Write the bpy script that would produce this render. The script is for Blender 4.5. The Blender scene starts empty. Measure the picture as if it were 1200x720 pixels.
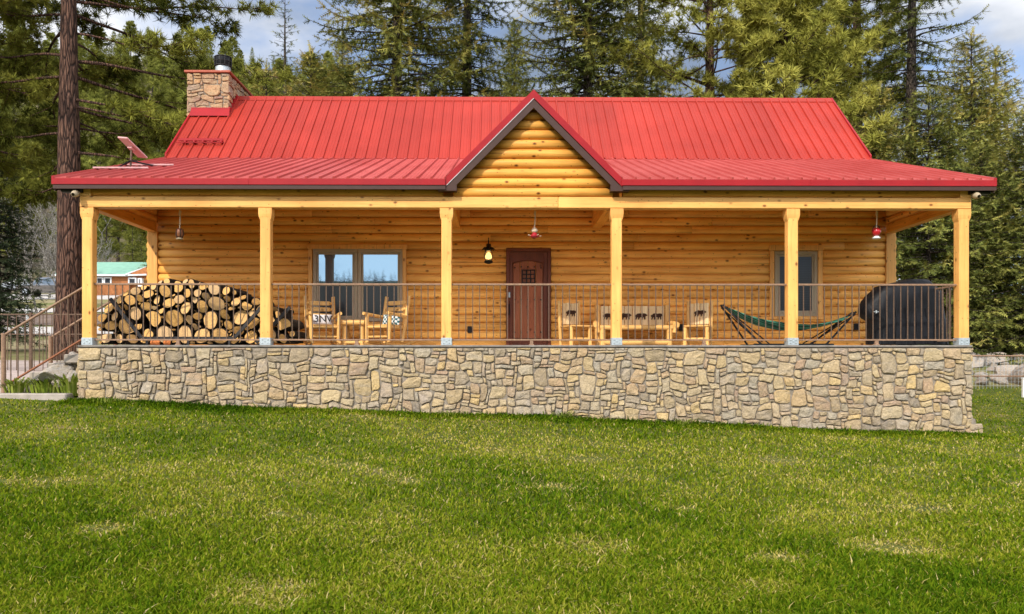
import bpy, bmesh, math, random
import numpy as np
from mathutils import Vector, Matrix, noise
R = math.radians
random.seed(7)
SC = bpy.context.scene
COL = SC.collection

# ------------------------------------------------------------------ camera model (used to place things in metres)
F, CX, CY, YAW, CAMZ = 925.0, 593.45, 422.5, 0.010, 1.6
def P(u, v, Y):
    """world point at depth line Y seen in direction (u, v)"""
    t = (u - CX) / F; c, s = math.cos(YAW), math.sin(YAW)
    X = Y * (t * c + s) / (c - t * s)
    d = Y * c + X * s
    return Vector((X, Y, CAMZ + (CY - v) * d / F))
def PX(u, Y): return P(u, 400, Y).x
def PZ(v, Y, X=0.0):
    return CAMZ + (CY - v) * (Y * math.cos(YAW) + X * math.sin(YAW)) / F

# ------------------------------------------------------------------ mesh builder
class MB:
    def __init__(s):
        s.v = []; s.f = []; s.m = []; s.r = []; s.sm = []
    def add(s, verts, faces, m=0, r=None, smooth=False):
        b = len(s.v); s.v += [tuple(p) for p in verts]
        if r is None: r = random.random()
        for f in faces:
            s.f.append([b + i for i in f]); s.m.append(m); s.r.append(r); s.sm.append(smooth)
    def box(s, x0, x1, y0, y1, z0, z1, b=0.0, m=0, r=None, M=None):
        if x0 > x1: x0, x1 = x1, x0
        if y0 > y1: y0, y1 = y1, y0
        if z0 > z1: z0, z1 = z1, z0
        b = min(b, .45 * (x1 - x0), .45 * (y1 - y0), .45 * (z1 - z0))
        if b <= 0:
            vs = [(x, y, z) for x in (x0, x1) for y in (y0, y1) for z in (z0, z1)]
            fs = [(0,1,3,2), (4,6,7,5), (0,4,5,1), (2,3,7,6), (0,2,6,4), (1,5,7,3)]
        else:
            vs = []; idx = {}
            for ix, x in enumerate((x0, x1)):
                for iy, y in enumerate((y0, y1)):
                    for iz, z in enumerate((z0, z1)):
                        dx = b if ix == 0 else -b; dy = b if iy == 0 else -b; dz = b if iz == 0 else -b
                        idx[ix, iy, iz, 0] = len(vs); vs.append((x, y + dy, z + dz))
                        idx[ix, iy, iz, 1] = len(vs); vs.append((x + dx, y, z + dz))
                        idx[ix, iy, iz, 2] = len(vs); vs.append((x + dx, y + dy, z))
            fs = []
            for a in (0, 1):
                fs.append([idx[a,0,0,0], idx[a,0,1,0], idx[a,1,1,0], idx[a,1,0,0]])
                fs.append([idx[0,a,0,1], idx[1,a,0,1], idx[1,a,1,1], idx[0,a,1,1]])
                fs.append([idx[0,0,a,2], idx[0,1,a,2], idx[1,1,a,2], idx[1,0,a,2]])
            for a in (0, 1):
                for c in (0, 1):
                    fs.append([idx[a,c,0,0], idx[a,c,1,0], idx[a,c,1,1], idx[a,c,0,1]])
                    fs.append([idx[a,0,c,0], idx[a,1,c,0], idx[a,1,c,2], idx[a,0,c,2]])
                    fs.append([idx[0,a,c,1], idx[1,a,c,1], idx[1,a,c,2], idx[0,a,c,2]])
                    for e in (0, 1):
                        fs.append([idx[a,c,e,0], idx[a,c,e,1], idx[a,c,e,2]])
        if M is not None: vs = [M @ Vector(p) for p in vs]
        s.add(vs, fs, m, r)
    def tube(s, pts, rad, n=8, m=0, r=None, caps=True, mcap=None, wob=0.0, smooth=True):
        pts = [Vector(p) for p in pts]
        if not hasattr(rad, '__len__'): rad = [rad] * len(pts)
        vs = []; fs = []
        up = None
        for i, p in enumerate(pts):
            d = (pts[min(i + 1, len(pts) - 1)] - pts[max(i - 1, 0)]).normalized()
            if up is None:
                up = d.orthogonal().normalized()
            else:
                up = (up - d * up.dot(d))
                up = up.normalized() if up.length > 1e-5 else d.orthogonal().normalized()
            sd = d.cross(up)
            for k in range(n):
                a = 2 * math.pi * k / n
                q = rad[i] * (1 + wob * noise.noise(Vector((k * 1.7, i * .9, p.x + p.y))))
                vs.append(p + up * (q * math.cos(a)) + sd * (q * math.sin(a)))
        for i in range(len(pts) - 1):
            for k in range(n):
                k2 = (k + 1) % n
                fs.append((i * n + k, i * n + k2, (i + 1) * n + k2, (i + 1) * n + k))
        if r is None: r = random.random()
        s.add(vs, fs, m, r, smooth)
        if caps:
            s.add(vs[:n], [list(range(n))[::-1]], m if mcap is None else mcap, r)
            s.add(vs[-n:], [list(range(n))], m if mcap is None else mcap, r)
    def prism(s, poly, y0, y1, m=0, r=None, M=None):
        """polygon in (x,z) extruded in y"""
        n = len(poly)
        vs = [(x, y0, z) for x, z in poly] + [(x, y1, z) for x, z in poly]
        if M is not None: vs = [M @ Vector(p) for p in vs]
        fs = [list(range(n)), list(range(2 * n - 1, n - 1, -1))]
        fs += [(i, i + n, (i + 1) % n + n, (i + 1) % n) for i in range(n)]
        s.add(vs, fs, m, r)
    def lathe(s, prof, c=(0, 0, 0), n=14, m=0, r=None):
        vs = []; fs = []
        for (q, z) in prof:
            for k in range(n):
                a = 2 * math.pi * k / n
                vs.append((c[0] + q * math.cos(a), c[1] + q * math.sin(a), c[2] + z))
        for i in range(len(prof) - 1):
            for k in range(n):
                k2 = (k + 1) % n
                fs.append((i * n + k, i * n + k2, (i + 1) * n + k2, (i + 1) * n + k))
        s.add(vs, fs, m, r, True)
    def build(s, name, mats, parent=None, fix=True):
        me = bpy.data.meshes.new(name)
        me.from_pydata(s.v, [], s.f)
        if not isinstance(mats, (list, tuple)): mats = [mats]
        for m in mats: me.materials.append(m)
        me.polygons.foreach_set('material_index', s.m)
        me.polygons.foreach_set('use_smooth', s.sm)
        at = me.attributes.new('rnd', 'FLOAT', 'FACE')
        at.data.foreach_set('value', s.r)
        if fix:
            bm = bmesh.new(); bm.from_mesh(me)
            bmesh.ops.recalc_face_normals(bm, faces=bm.faces)
            bm.to_mesh(me); bm.free()
        me.update()
        o = bpy.data.objects.new(name, me); COL.objects.link(o)
        if parent is not None: o.parent = parent
        return o

def tri_mesh(name, V, tint, mat, parent=None, N=None):
    """V (M*3,3) loose triangles, tint per triangle"""
    me = bpy.data.meshes.new(name)
    nv = len(V); nt = nv // 3
    me.vertices.add(nv); me.vertices.foreach_set('co', np.asarray(V, np.float32).ravel())
    me.loops.add(nv); me.loops.foreach_set('vertex_index', np.arange(nv, dtype=np.int32))
    me.polygons.add(nt); me.polygons.foreach_set('loop_start', np.arange(0, nv, 3, dtype=np.int32))
    me.materials.append(mat)
    at = me.attributes.new('rnd', 'FLOAT', 'FACE'); at.data.foreach_set('value', np.asarray(tint, np.float32))
    me.update(calc_edges=True)
    o = bpy.data.objects.new(name, me); COL.objects.link(o)
    if parent is not None: o.parent = parent
    return o

def tag(o, label=None, cat=None, group=None, kind=None):
    if label: o['label'] = label
    if cat: o['category'] = cat
    if group: o['group'] = group
    if kind: o['kind'] = kind
    return o
def thing(name, label, cat, loc=(0, 0, 0), rz=0.0, group=None):
    o = bpy.data.objects.new(name, None); COL.objects.link(o)
    o.empty_display_size = .2
    o.location = loc; o.rotation_euler = (0, 0, rz)
    return tag(o, label, cat, group)
def copy_tree(o, parent=None):
    c = o.copy(); COL.objects.link(c)
    if parent is not None: c.parent = parent
    for ch in list(o.children): copy_tree(ch, c)
    return c

# ------------------------------------------------------------------ materials
class NT:
    def __init__(s, name):
        s.mat = bpy.data.materials.new(name); s.mat.use_nodes = True
        s.t = s.mat.node_tree; s.n = s.t.nodes
        s.b = s.n['Principled BSDF']; s.out = s.n['Material Output']
    def new(s, ty, **kw):
        nd = s.n.new(ty)
        for k, v in kw.items():
            if k in nd.inputs and not hasattr(nd, k): nd.inputs[k].default_value = v
            else: setattr(nd, k, v)
        return nd
    def link(s, a, b): s.t.links.new(a, b)
    def coord(s, scale=(1, 1, 1), off=None, kind='Object'):
        tc = s.new('ShaderNodeTexCoord'); mp = s.new('ShaderNodeMapping')
        mp.inputs['Scale'].default_value = scale
        src = tc.outputs[kind]
        if off is not None:
            ad = s.new('ShaderNodeVectorMath', operation='ADD'); s.link(src, ad.inputs[0]); s.link(off, ad.inputs[1]); src = ad.outputs[0]
        s.link(src, mp.inputs['Vector']); return mp.outputs[0]
    def noise(s, vec, scale, detail=3, rough=.55, dist=0.0):
        nd = s.new('ShaderNodeTexNoise'); nd.inputs['Scale'].default_value = scale
        nd.inputs['Detail'].default_value = detail; nd.inputs['Roughness'].default_value = rough
        nd.inputs['Distortion'].default_value = dist
        if vec is not None: s.link(vec, nd.inputs['Vector'])
        return nd.outputs[0]
    def voro(s, vec, scale, feature='F1', out='Distance', rand=1.0):
        nd = s.new('ShaderNodeTexVoronoi'); nd.feature = feature; nd.inputs['Scale'].default_value = scale
        nd.inputs['Randomness'].default_value = rand
        if vec is not None: s.link(vec, nd.inputs['Vector'])
        return nd.outputs[out]
    def ramp(s, fac, stops, interp='LINEAR'):
        nd = s.new('ShaderNodeValToRGB'); cr = nd.color_ramp; cr.interpolation = interp
        while len(cr.elements) < len(stops): cr.elements.new(.5)
        for e, (p, c) in zip(cr.elements, stops):
            e.position = p; e.color = (c, c, c, 1) if not hasattr(c, '__len__') else (*c, 1)
        s.link(fac, nd.inputs[0]); return nd.outputs[0]
    def mix(s, fac, a, b, mode='MIX'):
        nd = s.new('ShaderNodeMix'); nd.data_type = 'RGBA'; nd.blend_type = mode
        for sock, val in ((nd.inputs[0], fac), (nd.inputs[6], a), (nd.inputs[7], b)):
            if isinstance(val, bpy.types.NodeSocket): s.link(val, sock)
            elif hasattr(val, '__len__'): sock.default_value = (*val, 1)
            else: sock.default_value = val
        return nd.outputs[2]
    def math(s, op, a, b=0.0):
        nd = s.new('ShaderNodeMath'); nd.operation = op
        for sock, val in ((nd.inputs[0], a), (nd.inputs[1], b)):
            if isinstance(val, bpy.types.NodeSocket): s.link(val, sock)
            else: sock.default_value = val
        return nd.outputs[0]
    def attr(s, nm='rnd'):
        nd = s.new('ShaderNodeAttribute'); nd.attribute_name = nm; return nd.outputs['Fac']
    def objrnd(s):
        return s.new('ShaderNodeObjectInfo').outputs['Random']
    def bump(s, h, strength=.3, dist=.01):
        nd = s.new('ShaderNodeBump'); nd.inputs['Strength'].default_value = strength; nd.inputs['Distance'].default_value = dist
        s.link(h, nd.inputs['Height']); s.link(nd.outputs[0], s.b.inputs['Normal'])
    def col(s, c):
        if isinstance(c, bpy.types.NodeSocket): s.link(c, s.b.inputs['Base Color'])
        else: s.b.inputs['Base Color'].default_value = (*c, 1)
    def set(s, **kw):
        s.b.inputs['Specular IOR Level'].default_value = .22
        for k, v in kw.items():
            s.b.inputs[k.replace('_', ' ')].default_value = v
        return s.mat

def plain(name, c, rough=.6, metal=0.0, var=.25, scale=8.0, bump=0.0):
    k = NT(name); v = k.coord()
    n = k.noise(v, scale, 4)
    f = k.ramp(n, [(.3, 1 - var), (.7, 1 + var * .5)])
    k.col(k.mix(1.0, c, f, 'MULTIPLY'))
    if bump: k.bump(n, bump, .01)
    return k.set(Roughness=rough, Metallic=metal)

def wood(name, base, axis='x', dark=.55, knots=1.0, rough=.5, rv=.35):
    k = NT(name)
    r = k.attr()
    off = k.new('ShaderNodeCombineXYZ')
    k.link(k.math('MULTIPLY', r, 37.0), off.inputs[0]); k.link(k.math('MULTIPLY', r, 19.0), off.inputs[1]); k.link(k.math('MULTIPLY', r, 53.0), off.inputs[2])
    sc = {'x': (.9, 14, 14), 'y': (14, .9, 14), 'z': (14, 14, .9)}[axis]
    v = k.coord(sc, off.outputs[0])
    v1 = k.coord((1, 1, 1), off.outputs[0])
    g = k.noise(v, 1.6, 5, .6, .4)
    blotch = k.noise(v1, 1.3, 3)
    c = k.ramp(g, [(.25, tuple(x * dark for x in base)), (.5, base), (.8, tuple(min(1, x * 1.18) for x in base))])
    c = k.mix(k.ramp(blotch, [(.35, 0), (.75, .55)]), c, (base[0] * .72, base[1] * .56, base[2] * .4))
    vv = k.math('ADD', 1 - rv * .6, k.math('MULTIPLY', r, rv))
    c = k.mix(1.0, c, vv, 'MULTIPLY')
    ks = {'x': (.75, 1.2, 1.2), 'y': (1.2, .75, 1.2), 'z': (1.2, 1.2, .75)}[axis]
    kv = k.coord(ks, off.outputs[0])
    d = k.voro(kv, 5.0)
    kn = k.ramp(d, [(.07, knots), (.12, .5 * knots), (.20, 0)])
    kf = k.mix(kn, c, (base[0] * .16, base[1] * .09, base[2] * .06))
    d2 = k.voro(kv, 10.0)
    kn2 = k.ramp(d2, [(.07, .8 * knots), (.13, 0)])
    kf = k.mix(kn2, kf, (base[0] * .2, base[1] * .12, base[2] * .08))
    cs = {'x': (.5, 30, 30), 'y': (30, .5, 30), 'z': (30, 30, .5)}[axis]
    ck = k.noise(k.coord(cs, off.outputs[0]), 1.0, 3, .5, .3)
    kf = k.mix(k.ramp(ck, [(.63, 0), (.68, .55)]), kf, (base[0] * .3, base[1] * .18, base[2] * .12))
    k.col(kf)
    k.bump(g, .12, .004)
    return k.set(Roughness=rough)

M = {}
PINE = (.92, .455, .105)
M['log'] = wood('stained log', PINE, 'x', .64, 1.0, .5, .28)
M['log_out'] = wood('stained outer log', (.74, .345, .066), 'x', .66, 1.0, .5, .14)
M['deck'] = plain('pale deck concrete', (.56, .52, .45), .8, 0, .15, 4, .1)
M['log_y'] = wood('stained log side', PINE, 'y', .66, 1.0, .5, .16)
M['beam'] = wood('stained beam', (.83, .43, .118), 'x', .75, .9, .5, .12)
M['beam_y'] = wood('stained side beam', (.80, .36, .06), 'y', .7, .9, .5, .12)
M['post'] = wood('stained post', (.80, .41, .115), 'z', .75, .9, .5, .12)
M['fur'] = wood('varnished furniture log', (.74, .43, .14), 'z', .75, .6, .4, .25)
M['furx'] = wood('varnished furniture slat', (.74, .43, .14), 'x', .75, .6, .4, .25)
M['board'] = wood('pale furniture board', (.74, .55, .30), 'z', .8, .5, .45, .15)
M['dooror'] = wood('door frame wood', (.155, .042, .018), 'z', .55, .3, .4, .2)
M['doorpl'] = wood('door plank wood', (.34, .105, .042), 'z', .45, .8, .45, .25)
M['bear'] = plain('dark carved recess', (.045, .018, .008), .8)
M['rail'] = plain('rusted rail iron', (.125, .078, .05), .6, .1, .4, 30)
M['railwood'] = plain('sun bleached rail top', (.26, .155, .095), .6, .0, .3, 20)
M['galv'] = plain('galvanised steel', (.42, .46, .47), .5, .5, .2, 40)
M['iron'] = plain('black iron', (.012, .012, .013), .45, .4)
M['rack'] = plain('dark rack steel', (.045, .042, .042), .5, .5, .4, 30)
M['brown'] = plain('brown painted fascia', (.058, .028, .021), .55, 0, .12)
M['casing'] = plain('tan vinyl window frame', (.36, .28, .18), .45, 0, .06)
M['concrete'] = plain('pale concrete', (.34, .29, .24), .85, 0, .25, 5, .2)
M['white'] = plain('white paint', (.75, .75, .74), .4, 0, .06)
M['plastic'] = plain('black plastic', (.015, .015, .016), .4)

def mk_roof():
    k = NT('red painted roof steel'); v = k.coord()
    n = k.noise(v, .8, 4); n2 = k.noise(k.coord((9, .6, .6)), 2.0, 4)
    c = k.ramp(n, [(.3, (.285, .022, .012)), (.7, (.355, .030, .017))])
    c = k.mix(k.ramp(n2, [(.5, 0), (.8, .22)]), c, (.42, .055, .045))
    r = k.attr(); c = k.mix(1.0, c, k.math('ADD', .9, k.math('MULTIPLY', r, .16)), 'MULTIPLY')
    k.col(c)
    k.link(k.ramp(n2, [(.3, .38), (.8, .55)]), k.b.inputs['Roughness'])
    k.bump(k.noise(k.coord((.5, 1.6, 1.6)), 1.6, 2), .16, .03)
    k.b.inputs['Specular IOR Level'].default_value = .18
    return k.mat
M['roof'] = mk_roof()
M['roof_low'] = M['roof'].copy(); M['roof_low'].name = 'red roof steel with painted sheen'  # sky sheen on the porch roof painted in as a paler, pinker base
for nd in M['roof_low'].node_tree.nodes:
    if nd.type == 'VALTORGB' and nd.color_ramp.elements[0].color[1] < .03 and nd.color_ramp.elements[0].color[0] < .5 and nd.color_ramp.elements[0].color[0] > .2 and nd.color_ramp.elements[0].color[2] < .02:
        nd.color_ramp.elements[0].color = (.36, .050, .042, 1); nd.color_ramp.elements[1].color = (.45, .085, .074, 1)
def mk_trim():
    k = NT('red trim steel'); v = k.coord()
    k.col(k.ramp(k.noise(v, 3, 3), [(.3, (.26, .006, .008)), (.7, (.31, .008, .010))])); return k.set(Roughness=.35)
M['trim'] = mk_trim()

def mk_stone(name, cols, mortar=False):
    k = NT(name); v = k.coord(); r = k.attr()
    off = k.new('ShaderNodeCombineXYZ'); k.link(k.math('MULTIPLY', r, 41.0), off.inputs[0]); k.link(k.math('MULTIPLY', r, 23.0), off.inputs[2])
    vo = k.coord((1, 1, 1), off.outputs[0])
    c = k.ramp(r, [(i / (len(cols) - 1), x) for i, x in enumerate(cols)])
    n = k.noise(vo, 5, 6, .65); n2 = k.noise(vo, 28, 5, .7); n3 = k.noise(k.coord((1, 1, 4), off.outputs[0]), 3, 4)
    c = k.mix(k.ramp(n, [(.35, 0), (.7, .6)]), c, (.41, .305, .165))
    c = k.mix(k.ramp(n3, [(.52, 0), (.75, .5)]), c, (.25, .22, .18))
    c = k.mix(1.0, c, k.ramp(n2, [(.25, .62), (.6, 1.05), (.8, 1.25)]), 'MULTIPLY')
    k.col(c)
    h = k.math('ADD', k.math('MULTIPLY', n, 1.4), k.math('MULTIPLY', n2, .6))
    k.bump(h, .8, .03)
    return k.set(Roughness=.85)
M['stone'] = mk_stone('field stone', [(.29, .21, .135), (.43, .315, .165), (.30, .265, .215), (.47, .35, .19), (.34, .23, .15), (.41, .315, .20), (.20, .165, .13), (.52, .36, .155), (.32, .21, .145), (.36, .30, .23), (.25, .19, .13)])
M['stonec'] = mk_stone('chimney stone', [(.36, .18, .10), (.42, .25, .14), (.30, .17, .125), (.46, .25, .11), (.28, .21, .175)])
M['mortar'] = plain('mortar', (.24, .20, .155), .95, 0, .35, 14, .4)
M['rock'] = mk_stone('rock pile stone', [(.36, .31, .28), (.44, .38, .34), (.30, .25, .23), (.46, .42, .38)])
M['boulder'] = mk_stone('boulder', [(.42, .36, .30), (.36, .33, .30)])

def mk_glass(name, base, refl, blinds=False):
    k = NT(name)
    c = base
    if blinds:
        w = k.new('ShaderNodeTexWave'); w.bands_direction = 'Z'; w.inputs['Scale'].default_value = 6.0
        k.link(k.coord(), w.inputs['Vector'])
        c = k.ramp(w.outputs['Fac'], [(.2, base), (.75, tuple(x * 2.5 + .002 for x in base))])
    k.col(c)
    k.b.inputs['Roughness'].default_value = .3
    gl = k.new('ShaderNodeBsdfGlossy'); gl.inputs['Roughness'].default_value = .015
    gl.inputs['Color'].default_value = (.44, .70, .92, 1)
    wv = k.new('ShaderNodeBump'); wv.inputs['Strength'].default_value = .02; wv.inputs['Distance'].default_value = .02
    k.link(k.noise(k.coord(), 1.5, 1), wv.inputs['Height']); k.link(wv.outputs[0], gl.inputs['Normal'])
    mx = k.new('ShaderNodeMixShader'); mx.inputs[0].default_value = refl
    k.link(k.b.outputs[0], mx.inputs[1]); k.link(gl.outputs[0], mx.inputs[2]); k.link(mx.outputs[0], k.out.inputs[0])
    return k.mat
M['glass'] = mk_glass('low emission window glass', (.004, .006, .009), .24)
M['screen'] = mk_glass('screened window glass', (.005, .006, .007), .03)
M['blind'] = mk_glass('window glass over blinds', (.004, .005, .005), .006, True)
M['carglass'] = mk_glass('vehicle glass', (.015, .018, .022), .10)

def mk_leaf(name, stops, trans=.15, rough=.6, objvar=.25):
    k = NT(name); r = k.attr()
    c = k.ramp(r, stops)
    o = k.objrnd(); c = k.mix(1.0, c, k.math('ADD', 1 - objvar * .5, k.math('MULTIPLY', o, objvar)), 'MULTIPLY')
    df = k.new('ShaderNodeBsdfDiffuse'); tr = k.new('ShaderNodeBsdfTranslucent')
    k.link(c, df.inputs[0]); k.link(c, tr.inputs[0])
    gl = k.new('ShaderNodeBsdfGlossy'); gl.inputs['Roughness'].default_value = .45; k.link(c, gl.inputs[0])
    m1 = k.new('ShaderNodeMixShader'); m1.inputs[0].default_value = trans
    k.link(df.outputs[0], m1.inputs[1]); k.link(tr.outputs[0], m1.inputs[2])
    k.link(m1.outputs[0], k.out.inputs[0])
    k.n.remove(k.b); k.n.remove(gl)
    return k.mat
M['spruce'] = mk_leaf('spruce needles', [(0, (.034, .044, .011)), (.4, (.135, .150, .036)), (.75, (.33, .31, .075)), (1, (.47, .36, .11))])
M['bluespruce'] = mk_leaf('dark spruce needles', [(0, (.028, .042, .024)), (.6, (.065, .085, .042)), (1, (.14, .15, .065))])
M['pond'] = mk_leaf('ponderosa needles', [(0, (.04, .046, .009)), (.45, (.215, .215, .036)), (1, (.48, .44, .095))], .18)
M['hillpine'] = mk_leaf('hill pine needles', [(0, (.075, .09, .018)), (.5, (.18, .19, .038)), (1, (.32, .31, .07))], .3, .6, .5)
M['lily'] = mk_leaf('plant blades', [(0, (.07, .11, .015)), (.5, (.22, .28, .035)), (1, (.50, .50, .13))], .3)
M['grass'] = mk_leaf('lawn blades', [(0, (.026, .066, .003)), (.25, (.075, .135, .005)), (.5, (.165, .205, .009)), (.72, (.30, .285, .030)), (.9, (.46, .36, .11)), (1, (.56, .44, .22))], .35, .5, 0)

def mk_bark(name, a, b, c3, sx=9, sz=1.6):
    k = NT(name); v = k.coord((sx, sx, sz)); v2 = k.coord((sx, sx, sz * .8))
    d = k.voro(v2, 1.5, 'DISTANCE_TO_EDGE'); n = k.noise(v, 2.2, 5, .6, .6)
    c = k.ramp(n, [(.3, a), (.6, b), (.8, c3)])
    c = k.mix(k.ramp(d, [(.03, 1), (.16, 0)]), c, tuple(x * .3 for x in a))
    k.col(c); k.bump(k.math('ADD', k.ramp(d, [(0, 0), (.25, 1)]), n), .9, .05)
    return k.set(Roughness=.9)
M['bark'] = mk_bark('ponderosa bark', (.070, .035, .024), (.155, .080, .052), (.24, .145, .10))
M['bark2'] = mk_bark('grey brown bark', (.055, .042, .033), (.12, .090, .068), (.17, .135, .11), 12, 3)
M['whitebark'] = mk_bark('pale bare bark', (.34, .30, .25), (.48, .44, .38), (.56, .52, .46), 14, 3)
# ------------------------------------------------------------------ terrain
def sstep(a, b, x):
    t = np.clip((x - a) / (b - a), 0, 1); return t * t * (3 - 2 * t)
LY = [-400, -230, -160, -120, -60, -40, 0, 5, 14.4, 18, 22, 26, 35, 42, 50, 60, 75, 85, 110, 150, 200, 280, 340, 420, 600]
LZ = [30, 27, 21, 13, 1, -1, -.25, 0, .53, 1.0, 1.4, 1.75, 2.26, 2.85, 3.63, 4.84, 7.4, 8.6, 13.8, 28, 54, 101, 122, 125, 110]
RZ = [30, 27, 22, 13, 1, -1, -.25, 0, .53, .60, .78, 1.45, 2.0, 2.2, 2.5, 3.0, 3.8, 4.2, 6, 9, 12, 16, 18, 20, 20]
def T(x, y):
    x = np.asarray(x, float); y = np.asarray(y, float)
    t = x / np.maximum(np.abs(y), 30)
    w = sstep(-.24, .05, t)
    z = np.interp(y, LY, LZ) * (1 - w) + np.interp(y, LY, RZ) * w
    tl = np.clip(x, -12, 13) - .5
    tilt = -.0395 * tl * np.interp(y, [-30, 0, 5, 14.4, 18, 26, 40], [0, .3, .55, 1, .55, 0, 0])
    z = z + tilt
    un = .012 * np.sin(x * 1.7 + y * .9) + .015 * np.sin(x * .6 - y * 1.3 + 1)
    big = (np.sin(x * .045 + 1.3) + np.sin(y * .05 + x * .021)) * np.interp(y, [60, 150, 300], [0, 2.0, 5])
    return z + un + big
def Tz(x, y): return float(T(x, y))

def grid_mesh(name, xs, ys, zfun, mat, zone=None, dz=0.0):
    X, Y = np.meshgrid(xs, ys); Z = zfun(X, Y) + dz
    V = np.stack([X, Y, Z], -1).reshape(-1, 3)
    nx, ny = len(xs), len(ys)
    me = bpy.data.meshes.new(name)
    f = [(j * nx + i, j * nx + i + 1, (j + 1) * nx + i + 1, (j + 1) * nx + i) for j in range(ny - 1) for i in range(nx - 1)]
    me.from_pydata(V.tolist(), [], f); me.materials.append(mat)
    me.polygons.foreach_set('use_smooth', [True] * len(f))
    if zone is not None:
        at = me.attributes.new('zone', 'FLOAT', 'POINT'); at.data.foreach_set('value', zone(X, Y).astype(np.float32).ravel())
    me.update(); o = bpy.data.objects.new(name, me); COL.objects.link(o)
    return o

def mk_ground():
    k = NT('ground'); v = k.coord(); z = k.attr('zone')
    n = k.noise(v, .7, 6, .65); n2 = k.noise(v, 6, 4); n3 = k.noise(v, .09, 5, .6)
    lawn = k.ramp(n, [(.3, (.045, .065, .006)), (.58, (.085, .095, .012)), (.72, (.20, .14, .07))])
    dry = k.ramp(k.noise(v, .25, 5, .6), [(.35, (.10, .12, .025)), (.5, (.21, .18, .075)), (.65, (.29, .23, .14))])
    hill = k.ramp(n3, [(.35, (.07, .075, .025)), (.5, (.13, .105, .06)), (.65, (.19, .145, .10)), (.8, (.26, .20, .155))])
    sh = k.voro(v, .16); hill = k.mix(k.ramp(sh, [(.18, .85), (.34, 0)]), hill, (.045, .055, .018))
    sh2 = k.voro(v, .45); hill = k.mix(k.ramp(sh2, [(.15, .7), (.3, 0)]), hill, (.06, .065, .025))
    c = k.mix(k.ramp(z, [(.1, 0), (.4, 1)]), lawn, dry)
    c = k.mix(k.ramp(z, [(.6, 0), (.9, 1)]), c, hill)
    c = k.mix(1.0, c, k.ramp(n2, [(.3, .72), (.7, 1.12)]), 'MULTIPLY')
    k.col(c); k.bump(n2, .6, .06)
    return k.set(Roughness=.95)
M['ground'] = mk_ground()
def zone(X, Y):
    z = np.interp(Y, [14, 16, 24, 30, 80, 100], [0, 0, .1, .5, .5, 1])
    z = np.where((X < -8) & (Y > 14.6), np.maximum(z, .5), z)
    z = np.where((X > 8) & (Y > 23.2), np.maximum(z, .5), z)
    return z
gx = np.concatenate([np.linspace(-420, -60, 37)[:-1], np.linspace(-60, -16, 34)[:-1], np.linspace(-16, 16, 81)[:-1], np.linspace(16, 60, 34)[:-1], np.linspace(60, 420, 37)])
gy = np.concatenate([np.linspace(-400, -20, 39)[:-1], np.linspace(-20, 0, 14)[:-1], np.linspace(0, 30, 76)[:-1], np.linspace(30, 100, 60)[:-1], np.linspace(100, 600, 70)])
tag(grid_mesh('ground', gx, gy, T, M['ground'], zone), kind='structure')

# road across the left yard, gravel path, pale drive
M['road'] = plain('dusty gravel road', (.46, .42, .38), .95, 0, .2, 2.5, .3)
M['path'] = plain('pinkish gravel path', (.42, .34, .30), .95, 0, .3, 6, .4)
M['bank'] = plain('bare earth bank', (.15, .105, .08), .95, 0, .5, .6, .4)
tag(grid_mesh('road', np.linspace(-90, -12, 60), np.linspace(42.5, 50.5, 8), T, M['road'], dz=.05), kind='structure')
tag(grid_mesh('earth_bank', np.linspace(-90, -14, 60), np.linspace(52, 62, 8), T, M['bank'], dz=.04), kind='structure')
tag(grid_mesh('farm_lane', np.linspace(-110, -16, 60), np.linspace(63, 66, 4), T, M['road'], dz=.05), kind='structure')
tag(grid_mesh('path', np.linspace(-30, -7.9, 40), np.linspace(14.75, 22.5, 16), T, M['path'], dz=.025), kind='structure')
kb = MB()
for i in range(8):
    x0 = -7.86 - i * 2.4; x1 = x0 - 2.39
    kb.box(x1, x0, 14.42, 14.72, Tz(x0 - 1, 14.5) - .3, Tz(x0 - 1.2, 14.5) + .075, .02)
tag(kb.build('kerb', M['concrete']), kind='structure')

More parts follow.
